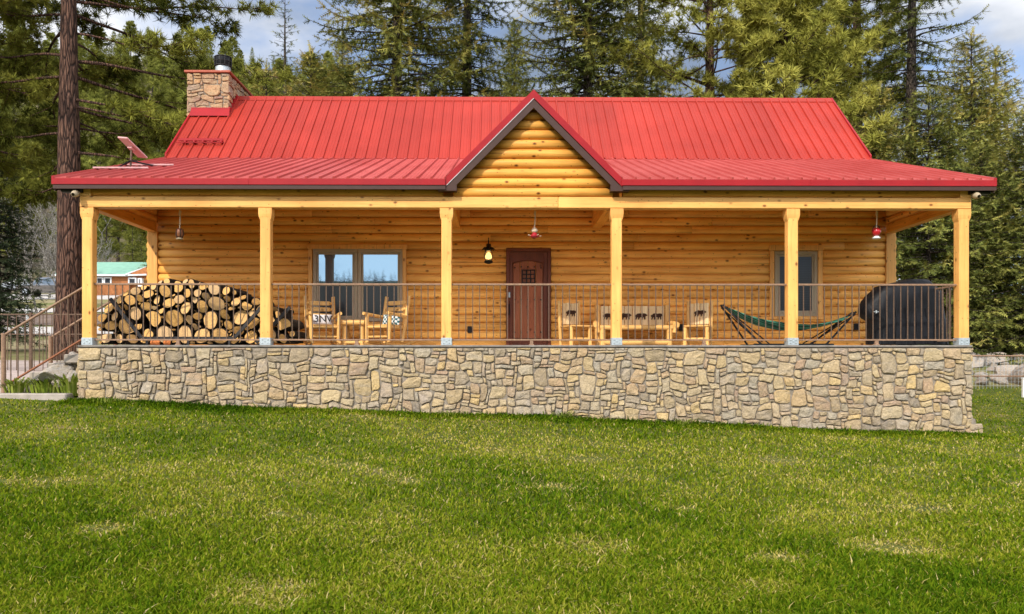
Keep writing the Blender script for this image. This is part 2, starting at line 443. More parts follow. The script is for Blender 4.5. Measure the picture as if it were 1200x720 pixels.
# ------------------------------------------------------------------ lawn: blades
def lawn_blades():
    rg = np.random.default_rng(3)
    # dense near the viewer's side of the lawn, thinner where blades shrink to nothing
    n1 = 440000
    d0, d1 = 3.6, 23.0
    u = rg.random(n1)
    y = 1 / np.sqrt(1 / d0**2 + u * (1 / d1**2 - 1 / d0**2))
    y2 = d0 + (d1 - d0) * rg.random(130000)
    y = np.concatenate([y, y2])
    x = (rg.random(len(y)) - .5) * 2 * (.72 * y + 1.6)
    keep = (y < 14.44) | ((x > 8.95) & (y < 22.9))
    keep &= ~((x < -7.85) & (y > 14.38))
    # extra rank growth along the foot of the stone wall
    xe = rg.uniform(-7.8, 8.85, 26000); ye = 14.44 - np.abs(rg.normal(0, .22, 26000))
    x = np.concatenate([x[keep], xe]); y = np.concatenate([y[keep], ye])
    def fn(x, y, s, o):
        return (np.sin(x * s + 1.7 * np.sin(y * s * .8 + o)) + np.sin(y * s * 1.3 + 2.1 * np.sin(x * s * .6 + o * 2)) + np.sin((x + y) * s * .7 + o * 3)) / 3
    patch = .5 * fn(x, y, 1.1, .4) + .3 * fn(x, y, 3.1, 2.2) + .2 * fn(x, y, 8.0, 4.2)
    # small bare spots with straw round them
    bare = .6 * np.clip(fn(x, y, 2.3, 7.0) - .62, 0, 1) * 2.2
    for bx, by, br in ((-1.45, 5.35, .16), (-2.0, 7.2, .10), (1.9, 7.9, .13), (3.3, 6.6, .3), (2.2, 6.2, .18), (-3.3, 6.6, .2), (.6, 8.6, .2), (-1.0, 8.7, .15), (4.4, 8.1, .3), (-5.2, 8.3, .2), (1.2, 10.5, .3), (6.6, 9.6, .3), (-4.4, 5.9, .16), (3.9, 10.8, .35)):
        q = (x - bx)**2 / br**2 + (y - by)**2 / (br * .7)**2
        bare = np.maximum(bare, np.exp(-q))
    keep = rg.random(len(x)) > bare * .45
    x, y, patch, bare = x[keep], y[keep], patch[keep], bare[keep]
    n = len(x); z = T(x, y)
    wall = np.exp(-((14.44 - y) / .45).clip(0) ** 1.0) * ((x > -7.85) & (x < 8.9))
    far = np.clip((y - 4) / 10, 0, 1)
    h = (.028 + .042 * rg.random(n)) * (1 + .35 * patch) * (1 - .55 * bare) * (1 + 1.3 * wall * rg.random(n))
    h *= np.where(rg.random(n) < .04, 1.6, 1.0)
    w = (.0033 + .0027 * rg.random(n)) * (1 + 1.3 * far)
    az = rg.random(n) * 2 * np.pi; lean = rg.random(n) * .8 * h + .2 * h
    fx, fy = np.cos(az), np.sin(az); sx, sy = -fy, fx
    dry = np.clip((y - 5) / 8, 0, 1) * np.exp(-((14.4 - y) / 2.2 - 1.6)**2 * .3) * (x > -4)
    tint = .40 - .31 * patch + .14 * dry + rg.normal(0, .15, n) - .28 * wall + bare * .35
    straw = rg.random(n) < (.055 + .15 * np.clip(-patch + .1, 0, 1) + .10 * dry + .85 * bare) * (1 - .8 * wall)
    tint = np.where(straw, rg.uniform(.72, 1, n), tint)
    lean = np.where(straw, lean * 1.6, lean); h = np.where(straw, h * .8, h)
    tint = np.clip(tint, 0, 1)
    def pt(s, side):
        k = s * s
        return np.stack([x + fx * lean * k + sx * w * side, y + fy * lean * k + sy * w * side, z - .004 + h * (s - .25 * k)], -1)
    a, b = pt(0, -1), pt(0, 1); c, d = pt(.55, -.8), pt(.55, .8); e = pt(1.0, 0)
    V = np.stack([a, b, d, a, d, c, c, d, e], 1).reshape(-1, 3)
    t3 = np.repeat(tint, 3)
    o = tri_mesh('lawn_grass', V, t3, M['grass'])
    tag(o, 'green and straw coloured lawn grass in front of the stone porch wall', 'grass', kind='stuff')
lawn_blades()

def nvec(q): return Vector((noise.noise(q), noise.noise(q + Vector((31.4, 7.1, 2.2))), 0))
# ------------------------------------------------------------------ field stone facing
def stones(mb, W, H, mapf, seed, cell=.064, prot=.04, big=6, m=0):
    rg = random.Random(seed)
    nx = max(2, int(round(W / cell))); ny = max(2, int(round(H / cell)))
    cx, cy = W / nx, H / ny
    occ = [[False] * nx for _ in range(ny)]
    for j in range(ny):
        for i in range(nx):
            if occ[j][i]: continue
            w = rg.choice([2, 2, 3, 3, 4, 4, 5, big]); h = rg.choice([1, 1, 2, 2, 2, 2, 3, 3])
            if rg.random() < .5: h = max(1, min(h, w - 1))
            if rg.random() < .10: w, h = rg.choice([(5, 4), (6, 4), (4, 5), (3, 4)])
            w = min(w, nx - i); h = min(h, ny - j)
            ww = 0
            while ww < w and not occ[j][i + ww]: ww += 1
            w = ww
            if w + i == nx - 1 and not occ[j][nx - 1]: w += 1
            hh = 1
            while hh < h and all(not occ[j + hh][i + q] for q in range(w)): hh += 1
            h = hh
            for b in range(h):
                for a in range(w): occ[j + b][i + a] = True
            x0, x1, z0, z1 = i * cx, (i + w) * cx, j * cy, (j + h) * cy
            g = .0055 + rg.random() * .003
            x0 += g; x1 -= g; z0 += g; z1 -= g
            dx, dz = x1 - x0, z1 - z0
            # outline with cut corners
            def cc(): return rg.uniform(.04, .22) * min(dx, dz) if rg.random() < .8 else rg.uniform(.3, .5) * min(dx, dz)
            c = [cc() for _ in range(8)]
            pl = []
            def edge(p, q, k):
                for s in range(k):
                    t = s / k; pl.append((p[0] + (q[0] - p[0]) * t, p[1] + (q[1] - p[1]) * t))
            kx = 2 + int(dx > .22); kz = 1 + int(dz > .14)
            A = (x0 + c[0], z0); B = (x1 - c[1], z0); C = (x1, z0 + c[2]); D = (x1, z1 - c[3])
            E_ = (x1 - c[4], z1); F_ = (x0 + c[5], z1); G = (x0, z1 - c[6]); H_ = (x0, z0 + c[7])
            edge(A, B, kx); edge(B, C, 1); edge(C, D, kz); edge(D, E_, 1); edge(E_, F_, kx); edge(F_, G, 1); edge(G, H_, kz); edge(H_, A, 1)
            def warp(p):
                q = Vector((p[0] * 2.6 + seed, p[1] * 2.6, seed * .37)); q2 = Vector((p[0] * 7 + 9, p[1] * 7, seed * .7))
                n1 = nvec(q); n2 = nvec(q2)
                fx = min(1, p[0] / .1, (W - p[0]) / .1); fz = min(1, (H - p[1]) / .1)
                return (p[0] + (n1.x * .085 + n2.x * .022) * max(0, fx), p[1] + (n1.y * .085 + n2.y * .022) * max(0, fz))
            pl = [warp(p) for p in pl]
            n = len(pl); mx = sum(p[0] for p in pl) / n; mz = sum(p[1] for p in pl) / n
            pr = prot * rg.uniform(.6, 1.25); tx, tz = rg.uniform(-.10, .10), rg.uniform(-.12, .10)
            sz = min(dx, dz)
            vs = []
            for ring, (ins, dep) in enumerate(((0, -.01), (.004, .55), (.12, .92), (.5, 1.05))):
                for p in pl:
                    vx, vz = p[0] - mx, p[1] - mz; L = math.hypot(vx, vz) + 1e-6
                    k = (1 - ins) if ring > 1 else max(.3, 1 - ins / L)
                    q = (mx + vx * k, mz + vz * k)
                    hgt = -.012 if ring == 0 else pr * dep + (vx * tx + vz * tz) * k + ((noise.noise(Vector((q[0] * 11, q[1] * 11, seed))) * .018 + noise.noise(Vector((q[0] * 26, q[1] * 26, seed))) * .010) if ring > 0 else 0)
                    vs.append(mapf(q[0], q[1], hgt))
            vs.append(mapf(mx, mz, pr * 1.05 + noise.noise(Vector((mx * 11, mz * 11, seed))) * .016))
            fs = []
            for rr in range(3):
                for a in range(n):
                    b = (a + 1) % n
                    fs.append((rr * n + a, rr * n + b, (rr + 1) * n + b, (rr + 1) * n + a))
            for a in range(n): fs.append((3 * n + a, 3 * n + (a + 1) % n, 4 * n))
            mb.add(vs, fs, m, rg.random(), False)

# ------------------------------------------------------------------ the cabin
XL, XR = -7.64, 8.73           # log walls
YF, YW, YB = 14.61, 17.35, 25.4   # post line, front wall, back wall
ZD, ZBEAM, ZCEIL = 1.88, 4.40, 4.93
POSTS = [-7.53, -4.28, -.957, 2.18, 5.44, 8.615]
cabin = thing('log_cabin', 'honey coloured log cabin with red metal roof and stone walled porch', 'cabin', (0, 0, 0))

M['edge'] = plain('weathered slab edge', (.20, .175, .15), .9, 0, .35, 9, .3)
# stone porch wall
mb = MB()
x0, x1, yw = -7.67, 8.735, 14.49
mb.box(x0 + .01, x1 - .01, yw, YW, -.6, ZD - .045, 0, m=1)
stones(mb, x1 - x0, ZD - .05 + .35, lambda a, b, h: (x0 + a, yw - h, -.35 + b), 5)
stones(mb, 2.8, ZD - .05 + .35, lambda a, b, h: (x1 - .01 + h, yw + a, -.35 + b), 8)
stones(mb, 2.8, ZD - .05 + .35, lambda a, b, h: (x0 + .01 - h, yw + 2.8 - a, -.35 + b), 9)
stones(mb, .30, .62, lambda a, b, h: (x1 - .06 + a * .9, yw - .05 - h + .10 * b, -.12 + b * .9), 12, .11, .07, 4)
mb.prism([(x1 - .02, -.3), (x1 + .20, -.3), (x1 + .05, .52), (x1 - .02, .52)], yw - .03, yw + .35, 1)
mb.build('stone_wall', [M['stone'], M['mortar']], cabin)
mb = MB(); mb.box(x0 + .03, x1 - .03, yw + .06, YW - .02, ZD - .044, ZD, .004); dk = mb.build('porch_deck', M['deck'], cabin)
mb = MB(); mb.box(x0 - .005, x1 + .005, yw - .03, yw + .058, ZD - .040, ZD - .002, .008); mb.build('deck_edge', M['edge'], dk)

# house walls with half-log courses
PITCH = .1773
def courses(mb, u0, u1, z0, z1, holes, mapf, off=0.0, bulge=.066, step=.6, lim=None):
    """half-round courses; holes: (u0,u1,z0,z1); mapf(u, z, out)"""
    j0 = int(math.floor((z0 - off) / PITCH)) ; j1 = int(math.ceil((z1 - off) / PITCH))
    for j in range(j0, j1):
        a, b = off + j * PITCH, off + (j + 1) * PITCH
        a, b = max(a, z0), min(b, z1)
        if b - a < .01: continue
        lo, hi = (u0, u1) if lim is None else lim((a + b) / 2)
        if hi - lo < .05: continue
        spans = [(lo, hi)]
        for (h0, h1, g0, g1) in holes:
            if (a + b) / 2 < g0 or (a + b) / 2 > g1: continue
            ns = []
            for s in spans:
                if h1 <= s[0] or h0 >= s[1]: ns.append(s)
                else:
                    if h0 > s[0]: ns.append((s[0], h0))
                    if h1 < s[1]: ns.append((h1, s[1]))
            spans = ns
        cuts = []
        for s in spans:   # butt joints between log lengths
            p = s[0]
            while s[1] - p > 5.5:
                q = p + random.uniform(3.0, 5.0); cuts.append((p, q)); p = q + .003
            cuts.append((p, s[1]))
        for (p, q) in cuts:
            n = max(2, int((q - p) / step) + 1); K = 8; rnd = random.random()
            vs = []; fs = []
            for i in range(n):
                u = p + (q - p) * i / (n - 1)
                wb = 1 + .10 * noise.noise(Vector((u * .9, j * 3.1, 2.2)))
                dzw = .006 * noise.noise(Vector((u * .6, j * 5.7, 7.7)))
                for k in range(K + 1):
                    t = k / K; an = math.pi * t
                    vs.append(mapf(u, a + .003 + (b - a - .006) * (.5 - .5 * math.cos(an)) + dzw * math.sin(an), -.004 + bulge * wb * math.sin(an) ** .75))
            for i in range(n - 1):
                for k in range(K):
                    o = i * (K + 1) + k
                    fs.append((o, o + 1, o + K + 2, o + K + 1))
            fs.append(list(range(K + 1))); fs.append([(n - 1) * (K + 1) + k for k in range(K, -1, -1)])
            mb.add(vs, fs, 0, rnd, True)

def xz(u, v): p = P(u, v, YW); return p.x, p.z
def rect(u0, v0, u1, v1, Y=YW):
    a, b = P(u0, v0, Y), P(u1, v1, Y); return a.x, b.x, b.z, a.z     # x0,x1,zlow,zhigh
dr = rect(593, 291.5, 645.6, 407); dr = (dr[0], dr[1], ZD, dr[3])
wl = rect(362, 288, 476.6, 378); wr = rect(901, 289, 962.6, 372)
holes = [dr, wl, wr]
mb = MB()
courses(mb, XL + .2, XR - .2, ZD, ZCEIL, holes, lambda u, z, o: (u, YW - o, z), off=ZD + .02)
lw = mb.build('log_wall', M['log'], cabin, fix=True)
mb = MB(); mb.box(XL, XR, YW + .006, YB, .2, ZCEIL + .2, 0); mb.build('wall_core', M['log'], cabin)

RY0, RZ0, RY1, RZ1, RY2, RZ2 = 14.30, 4.89, 19.155, 6.489, 21.385, 8.642
def roof_y(z):
    """front limit of the side wall at height z"""
    if z < RZ1: y = RY0 + (z - RZ0 + .16) * (RY1 - RY0) / (RZ1 - RZ0)
    else: y = RY1 + (z - RZ1 + .18) * (RY2 - RY1) / (RZ2 - RZ1)
    return max(YW, y)
for sgn, X in ((-1, XL), (1, XR)):
    mb = MB()
    lim = lambda z: (roof_y(z), min(YB, 2 * RY2 - (RY1 + (z - RZ1 + .18) * (RY2 - RY1) / (RZ2 - RZ1))))
    courses(mb, YW, YB, 1.0, 8.3, [], lambda u, z, o, s=sgn, X=X: (X + s * o, u, z), off=ZD + .02, lim=lim)
    mb.build('gable_end_logs', M['log_y'], cabin)
for X0, X1 in ((XL, XL + .06), (XR - .06, XR)):
    mb = MB()
    poly = [(YW + .01, 4.9), (YW + .01, roof_y(5) + 0 and 5.7), (RY1, RZ1 - .25), (RY2, RZ2 - .25), (YB, 4.9)]
    mb.add([(X0, y, z) for y, z in poly] + [(X1, y, z) for y, z in poly], [list(range(5)), list(range(9, 4, -1))] + [(i, (i + 1) % 5, (i + 1) % 5 + 5, i + 5) for i in range(5)])
    mb.build('gable_end_core', M['log_y'], cabin)

# corner boards at the wall
for X in (XL + .1, XR - .1):
    mb = MB(); mb.box(X - .11, X + .11, YW - .085, YW + .1, ZD, ZBEAM - .002, .01); mb.build('corner_board', M['post'], cabin)

# posts, caps and base plates
for i, X in enumerate(POSTS):
    mb = MB(); mb.box(X - .094, X + .094, YF - .094, YF + .094, ZD + .004, ZBEAM - .002, .012); p = mb.build('post', M['post'], cabin)
    mb = MB()
    vs = []
    prof = [(.10, -.215), (.114, -.165), (.122, -.11), (.122, -.003)]
    n = len(prof)
    for h, z in prof:
        for sx, sy in ((-1, -1), (1, -1), (1, 1), (-1, 1)): vs.append((X + sx * h, YF + sy * h * .85 - (0 if h > .1 else 0), ZBEAM + z))
    fs = [(k * 4 + a, k * 4 + (a + 1) % 4, k * 4 + 4 + (a + 1) % 4, k * 4 + 4 + a) for k in range(n - 1) for a in range(4)] + [(3, 2, 1, 0), (12, 13, 14, 15)]
    mb.add(vs, fs); mb.build('post_cap', M['post'], p)
    mb = MB(); mb.box(X - .10, X + .10, YF - .100, YF + .100, ZD, ZD + .135, .004)
    for bx, bz in ((-.05, .04), (.05, .04), (-.05, .10), (.05, .10), (0, .07)):
        mb.lathe([(.0, -.008), (.011, -.008), (.011, 0)], (0, 0, 0), 8)
        M_ = Matrix.Translation((X + bx, YF - .101, ZD + bz)) @ Matrix.Rotation(R(90), 4, 'X')
        for q in range(24): mb.v[-24 + q] = tuple(M_ @ Vector((mb.v[-24 + q][0], mb.v[-24 + q][1], -mb.v[-24 + q][2])))
    mb.build('base_plate', M['galv'], p)

# front beam, log above it, side beams
mb = MB()
xa, xb = POSTS[0] - .13, POSTS[-1] + .13
js = [xa, 1.1, xb]
for a, b in zip(js[:-1], js[1:]): mb.box(a + .001, b - .001, YF - .105, YF + .105, ZBEAM, ZBEAM + .205, .012)
mb.build('porch_beam', M['beam'], cabin)
def halflog(mb, a, b, z0, z1, y, bulge=.045):
    n = max(2, int((b - a) / .6) + 1); K = 8; vs = []; fs = []
    for i in range(n):
        u = a + (b - a) * i / (n - 1)
        for k in range(K + 1):
            an = math.pi * k / K
            vs.append((u, y + .05 - (.05 + bulge) * math.sin(an) ** .75, z0 + (z1 - z0) * (.5 - .5 * math.cos(an))))
    for i in range(n - 1):
        for k in range(K):
            o = i * (K + 1) + k; fs.append((o, o + 1, o + K + 2, o + K + 1))
    fs.append(list(range(K + 1))); fs.append([(n - 1) * (K + 1) + k for k in range(K, -1, -1)])
    mb.add(vs, fs, 0, None, True)
GX, GZ = .640, 6.49
for a, b in ((xa + .21, -1.02), (2.30, xb - .21)):
    mb = MB()
    halflog(mb, a, b, ZBEAM + .208, ZBEAM + .40, YF - .055)
    mb.box(a, b, YF - .04, YF + .09, ZBEAM + .207, ZCEIL, 0)
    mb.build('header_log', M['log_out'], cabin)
for a, b in ((xa, xa + .205), (xb - .205, xb)): mb = MB(); mb.box(a, b, YF - .10, YF + .10, ZBEAM + .207, ZCEIL - .03, .008); mb.build('beam_end_block', M['beam'], cabin)
for X in (POSTS[0], POSTS[-1]):
    mb = MB(); mb.box(X - .09, X + .09, YF + .108, YW - .088, ZBEAM, ZBEAM + .19, .01); mb.build('side_beam', M['beam_y'], cabin)
    mb = MB()
    for q in range(2): 
        mb.tube([(X, YF + .11, ZBEAM + .19 + .085 + q * .175), (X, YW, ZBEAM + .19 + .085 + q * .175)], .088, 12)
    mb.build('side_logs', M['log_y'], cabin)
for X in (POSTS[2] + .02, POSTS[3] - .02):
    mb = MB(); mb.box(X - .10, X + .10, YF + .108, YW - .05, ZBEAM + .10, ZCEIL - .005, .01); mb.build('ceiling_beam', M['beam_y'], cabin)
mb = MB(); mb.box(XL + .0, XR, YF + .1, YW + .01, ZCEIL, ZCEIL + .03, 0); mb.build('porch_ceiling', M['log'], cabin)

# front gable
mb = MB()
def glim(z):
    h = GZ - .12 - z; return (GX - h, GX + h)
for j in range(12):
    a = ZBEAM + .207 + j * .1775; b = a + .1775
    if b > GZ - .1: b = GZ - .1
    if b - a < .03: break
    hw = min(1.46, GZ - .10 - (a + b) / 2)
    if hw < .03: break
    halflog(mb, GX - hw, GX + hw, a, b, YF - .07, .05)
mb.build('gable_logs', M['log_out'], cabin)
mb = MB(); mb.prism([(GX - 1.46, ZBEAM + .207), (GX + 1.46, ZBEAM + .207), (GX + 1.46, GZ - 1.62), (GX, GZ - .16), (GX - 1.46, GZ - 1.62)], YF, YF + .09); mb.build('gable_core', M['log'], cabin)

# metal roofs
def rib_panel(mb, x0, x1, p0, p1, pitch=.252, lift=.0, xclip=None):
    """ribbed sheet from p0=(y,z) up to p1=(y,z)"""
    d = Vector((0, p1[0] - p0[0], p1[1] - p0[1])); nrm = Vector((0, -d.z, d.y)).normalized()
    n = int(math.ceil((x1 - x0) / pitch)); th = .012
    prof = []
    for i in range(n):
        a = x0 + i * pitch
        for dx, h in ((0, .036), (.012, .036), (.026, .0), (.088, 0), (.094, .005), (.104, .005), (.110, 0), (.158, 0), (.164, .005), (.174, .005), (.180, 0), (.226, 0), (.240, .036)):
            if a + dx <= x1: prof.append((a + dx, h, i))
    prof.append((x1, .0, n))
    vs = []; fs = []
    for (x, h, i) in prof:
        vs.append((x, p0[0] + nrm.y * (h + lift), p0[1] + nrm.z * (h + lift)))
        vs.append((x, p1[0] + nrm.y * (h + lift), p1[1] + nrm.z * (h + lift)))
        vs.append((x, p0[0] + nrm.y * (lift - th), p0[1] + nrm.z * (lift - th)))
        vs.append((x, p1[0] + nrm.y * (lift - th), p1[1] + nrm.z * (lift - th)))
    rr = {}
    for a in range(len(prof) - 1):
        o = 4 * a; i = prof[a][2]; q = rr.setdefault(i // 4, random.random())
        mb.add([vs[o], vs[o + 4], vs[o + 5], vs[o + 1]], [(0, 1, 2, 3)], 0, q)
        mb.add([vs[o + 2], vs[o + 6], vs[o + 4], vs[o]], [(0, 1, 2, 3)], 0, q)
    mb.add([vs[2], vs[3], vs[-1], vs[-2]], [(0, 1, 2, 3)], 0, .5)
EX0, EX1 = -8.02, 9.05
mb = MB()
k_ = (RZ1 - RZ0) / (RY1 - RY0)
gl, gr = GX - 1.60, GX + 1.60
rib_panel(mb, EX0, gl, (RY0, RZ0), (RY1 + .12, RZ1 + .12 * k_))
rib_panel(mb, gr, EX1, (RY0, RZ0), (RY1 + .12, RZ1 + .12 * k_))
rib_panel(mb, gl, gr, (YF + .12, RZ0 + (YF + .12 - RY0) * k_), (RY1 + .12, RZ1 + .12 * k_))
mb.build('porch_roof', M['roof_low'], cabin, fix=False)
mb = MB(); rib_panel(mb, EX0, EX1, (RY1 - .05, RZ1 - .05 * .965), (RY2, RZ2), lift=.045)
mroof = mb.build('main_roof', M['roof'], cabin, fix=False)
mb = MB(); yb_ = 26.1; zb_ = RZ2 - (yb_ - RY2) * .965
mb.add([(EX0, RY2, RZ2 + .04), (EX1, RY2, RZ2 + .04), (EX1, yb_, zb_ + .04), (EX0, yb_, zb_ + .04), (EX0, RY2, RZ2), (EX1, RY2, RZ2), (EX1, yb_, zb_), (EX0, yb_, zb_)], [(0, 1, 2, 3), (4, 7, 6, 5), (0, 3, 7, 4), (1, 5, 6, 2), (3, 2, 6, 7)])
mb.build('rear_roof', M['roof'], cabin)
# roof deck below the metal (dark closure line at the break)
mb = MB()
mb.add([(EX0 + .05, RY1 - .02, RZ1 + .012), (EX1 - .05, RY1 - .02, RZ1 + .012), (EX1 - .05, RY1 + .3, RZ1 + .27), (EX0 + .05, RY1 + .3, RZ1 + .27)], [(0, 1, 2, 3)])
mb.build('roof_closure', M['brown'], mroof)
# ridge cap
mb = MB()
for a in np.arange(EX0 + .85, EX1, 3.05):
    b = min(a + 3.05, EX1 + .01)
    for sg in (-1, 1):
        y1 = RY2 + sg * .15; z1 = RZ2 + .085 - .15 * .9
        mb.add([(a, RY2, RZ2 + .095), (b, RY2, RZ2 + .095), (b, y1, z1), (a, y1, z1), (b, y1 - sg * .002, z1 - .022), (a, y1 - sg * .002, z1 - .022)], [(0, 1, 2, 3), (3, 2, 4, 5)])
mb.build('ridge_cap', M['roof'], mroof)
# rake trims on both gable ends (porch slope and main slope)
def slope_box(mb, X0, X1, a, b, up, dn):
    vs = [(x, y, z + q) for x in (X0, X1) for (y, z) in (a, b) for q in (up, -dn)]
    mb.add(vs, [(0, 1, 3, 2), (4, 6, 7, 5), (0, 4, 5, 1), (2, 3, 7, 6), (0, 2, 6, 4), (1, 5, 7, 3)])
for X0, X1 in ((EX0 - .03, EX0 + .012), (EX1 - .012, EX1 + .03)):
    mb = MB(); mb2 = MB()
    slope_box(mb, X0, X1, (RY0 - .01, RZ0), (RY1 + .02, RZ1), .035, .09)
    slope_box(mb, X0, X1, (RY1 - .04, RZ1 + .02), (RY2, RZ2 + .02), .085, .09)
    slope_box(mb, X0, X1, (RY2 + .001, RZ2 + .02), (yb_, zb_ + .02), .07, .10)
    s = .02
    slope_box(mb2, X0 + s * .9 + (.012 if X0 < 0 else -.012) , X1 - s * .2 + (.012 if X0 < 0 else -.012) - .004, (RY0 + .03, RZ0 - .092), (RY1, RZ1 - .092), 0, .14)
    slope_box(mb2, X0 + s * .9 + (.012 if X0 < 0 else -.012), X1 - s * .2 + (.012 if X0 < 0 else -.012) - .004, (RY1 + .001, RZ1 - .072), (RY2, RZ2 - .072), 0, .16)
    mb.build('rake_trim', M['trim'], cabin); mb2.build('rake_board', M['brown'], cabin)
# eave: red drip edge over brown fascia, soffit
for a, b in ((EX0 - .03, GX - 1.60), (GX + 1.60, EX1 + .03)):
    mb = MB(); mb2 = MB()
    n = max(1, int((b - a) / 3.0))
    for q in range(n):
        c0 = a + (b - a) * q / n; c1 = a + (b - a) * (q + 1) / n - .002
        mb.box(c0, c1, RY0 - .012, RY0 + .012, RZ0 - .118, RZ0 - .012, .003)
    mb2.box(a + .02, b, RY0 + .002, RY0 + .03, RZ0 - .195, RZ0 - .119, .003)
    mb2.box(a + .02, b, RY0 + .031, YF - .108, RZ0 - .155, RZ0 - .135, 0)
    mb.build('eave_trim', M['trim'], cabin); mb2.build('eave_fascia', M['brown'], cabin)
for a, b in ((EX0 - .01, XL), (XR, EX1 + .01)): mb = MB(); mb.box(a, b, YF - .107, YW + 2, RZ0 - .06, RZ0 - .04, 0); mb.build('soffit', M['brown'], cabin)

# gable roof: two planes running back into the main roof, front rake trims
GY0 = 14.34
mb = MB()
for sg in (-1, 1):
    def quad(y0, y1, w0, w1, t0=0.0, t1=.03):
        # plane strip from ridge to horizontal distance w0 (at y0) / w1 (at y1)
        vs = []
        for t in (t0, t1):
            for y, w in ((y0, w0), (y1, w1)):
                vs.append((GX, y, GZ - .015 + t)); vs.append((GX + sg * w, y, GZ - .015 - w + t))
        mb.add(vs, [(0, 1, 3, 2), (4, 6, 7, 5), (0, 4, 5, 1), (2, 3, 7, 6), (1, 5, 7, 3), (0, 2, 6, 4)])
    quad(GY0 + .02, YF + .1, 1.61, 1.61)
    quad(YF + .101, RY1 + .1, 1.42, .02)
    for q in range(7):   # ribs
        w = .12 + q * .25
        if w > 1.58: break
        zz = GZ + .015 - w
        yend = YF + .12 + (1.45 - w) / 1.45 * (RY1 - YF) if w < 1.42 else YF + .1
        mb.box(0, .022, GY0 + .03, yend, 0, .02, .004, M=Matrix.Translation((GX + sg * w, 0, zz)) @ Matrix.Rotation(R(45) * sg, 4, 'Y'))
groof = mb.build('gable_roof', M['roof'], cabin)
mb = MB(); mb2 = MB(); mb3 = MB()
for sg in (-1, 1):
    def band(m_, y0, y1, t0, t1, wmax, flat=None):
        """rake band between vertical offsets t0>t1 below the roof plane"""
        poly = [(GX, GZ + t0), (GX + sg * wmax, GZ + t0 - wmax), (GX + sg * wmax, GZ + t1 - wmax), (GX, GZ + t1)]
        m_.prism(poly, y0, y1)
    band(mb, GY0 - .018, GY0 + .018, .03, -.125, 1.61)
    if sg < 0: band(mb3, GY0 - .022, GY0 + .012, -.127, -.136, 1.58)
    band(mb2, GY0 - .008, GY0 + .02, -.144, -.30, 1.42)
    # soffit back to the logs
    poly = [(GX, GZ - .20), (GX + sg * 1.44, GZ - 1.64), (GX + sg * 1.44, GZ - 1.67), (GX, GZ - .23)]
    mb2.prism(poly, GY0 + .021, YF - .12)
    # boxed return at the foot of the rake
    xa_, xb_ = GX + sg * 1.75, GX + sg * 1.455
    zb0 = RZ0 - .197
    mb2.prism([(GX + sg * 1.74, zb0 - .012), (GX + sg * 1.40, zb0 - .012), (GX + sg * 1.40, GZ - 1.40 - .145), (GX + sg * 1.565, GZ - 1.565 - .145), (GX + sg * 1.74, RZ0 - .121)], GY0 - .006, YF - .108)
    # level red piece that turns the rake into the eave trim
    mb.box(GX + sg * 1.595, GX + sg * 1.655, GY0 - .016, RY0 + .02, RZ0 - .118, RZ0 - .0, .003)
mb.build('rake_trim', M['trim'], groof); mb2.build('rake_soffit', M['brown'], groof); mb3.build('rake_edge', M['white'], groof)

# snow guard low on the main roof
mb = MB(); ya = RY1 + .40; za = RZ1 + .40 * .965 + .15
mb.box(EX0 + .12, EX0 + 1.22, ya - .02, ya + .02, za - .01, za + .055, .006)
mb.box(EX0 + .10, EX0 + 1.24, ya - .10, ya - .07, za - .085, za - .065, .004)
for q in range(5): mb.box(EX0 + .3 + q * .22, EX0 + .34 + q * .22, ya - .1, ya + .03, za - .08, za - .01, .003)
mb.build('snow_guard', M['trim'], mroof)

# chimney
cx0, cx1, cy0, cy1, cz = -8.14, -7.04, 20.68, 22.7, 9.10
mb = MB(); mb.box(cx0 + .03, cx1 - .03, cy0 + .03, cy1 - .03, .5, cz, 0, m=1)
stones(mb, cx1 - cx0, 2.0, lambda a, b, h: (cx0 + a, cy0 + .03 - h, cz - 2.0 + b), 21, .075, .035, 5)
stones(mb, cy1 - cy0, 2.0, lambda a, b, h: (cx1 - .03 + h, cy0 + a, cz - 2.0 + b), 22, .075, .035, 5)
stones(mb, cy1 - cy0, 3.5, lambda a, b, h: (cx0 + .03 - h, cy1 - a, cz - 3.5 + b), 23, .085, .035, 5)
ch = mb.build('chimney', [M['stonec'], M['mortar']], cabin)
M['cap'] = plain('rust red chimney cap', (.36, .095, .055), .6, .1, .25)
mb = MB(); mb.box(cx0 - .05, cx1 + .05, cy0 - .05, cy1 + .05, cz + .002, cz + .065, .012); mb.build('chimney_cap', M['cap'], ch)
mb = MB()   # flashing skirt
fz = RZ1 + (cy0 - RY1) * .965
mb.add([(cx0 + .13, cy0 - .03, fz + .20), (cx1 + .03, cy0 - .03, fz + .20), (cx1 + .06, cy0 - .15, fz - .02), (cx0 + .13, cy0 - .15, fz - .02)], [(0, 1, 2, 3)])
mb.box(cx0 + .13, cx1 + .03, cy0 - .035, cy0 + .0, fz + .19, fz + .23, .004)
for q in range(4):
    y0_ = cy0 + q * .18; 
    mb.box(cx1 - .02, cx1 + .035, y0_, y0_ + .178, fz + .02 + q * .17, fz + .26 + q * .17, .003)
mb.build('flashing', M['trim'], ch)
mb = MB(); fx, fy = PX(261.5, 21.6), 21.6
mb.lathe([(.24, 0), (.22, .10), (.20, .30), (.20, .42), (.17, .46)], (fx, fy, cz + .065), 20); FZ = cz + .065 + .27
fl = mb.build('flue', M['galv'], ch)
mb = MB()
mb.lathe([(.0, .15), (.20, .15), (.22, .17), (.22, .40), (.215, .42), (.0, .45)], (fx, fy, FZ), 20)
mb.build('flue_cage', M['iron'], fl)
mb = MB()
for q in range(12):
    a = 2 * math.pi * q / 12; mb.tube([(fx + .228 * math.cos(a), fy + .228 * math.sin(a), FZ + .16), (fx + .228 * math.cos(a), fy + .228 * math.sin(a), FZ + .42)], .008, 5)
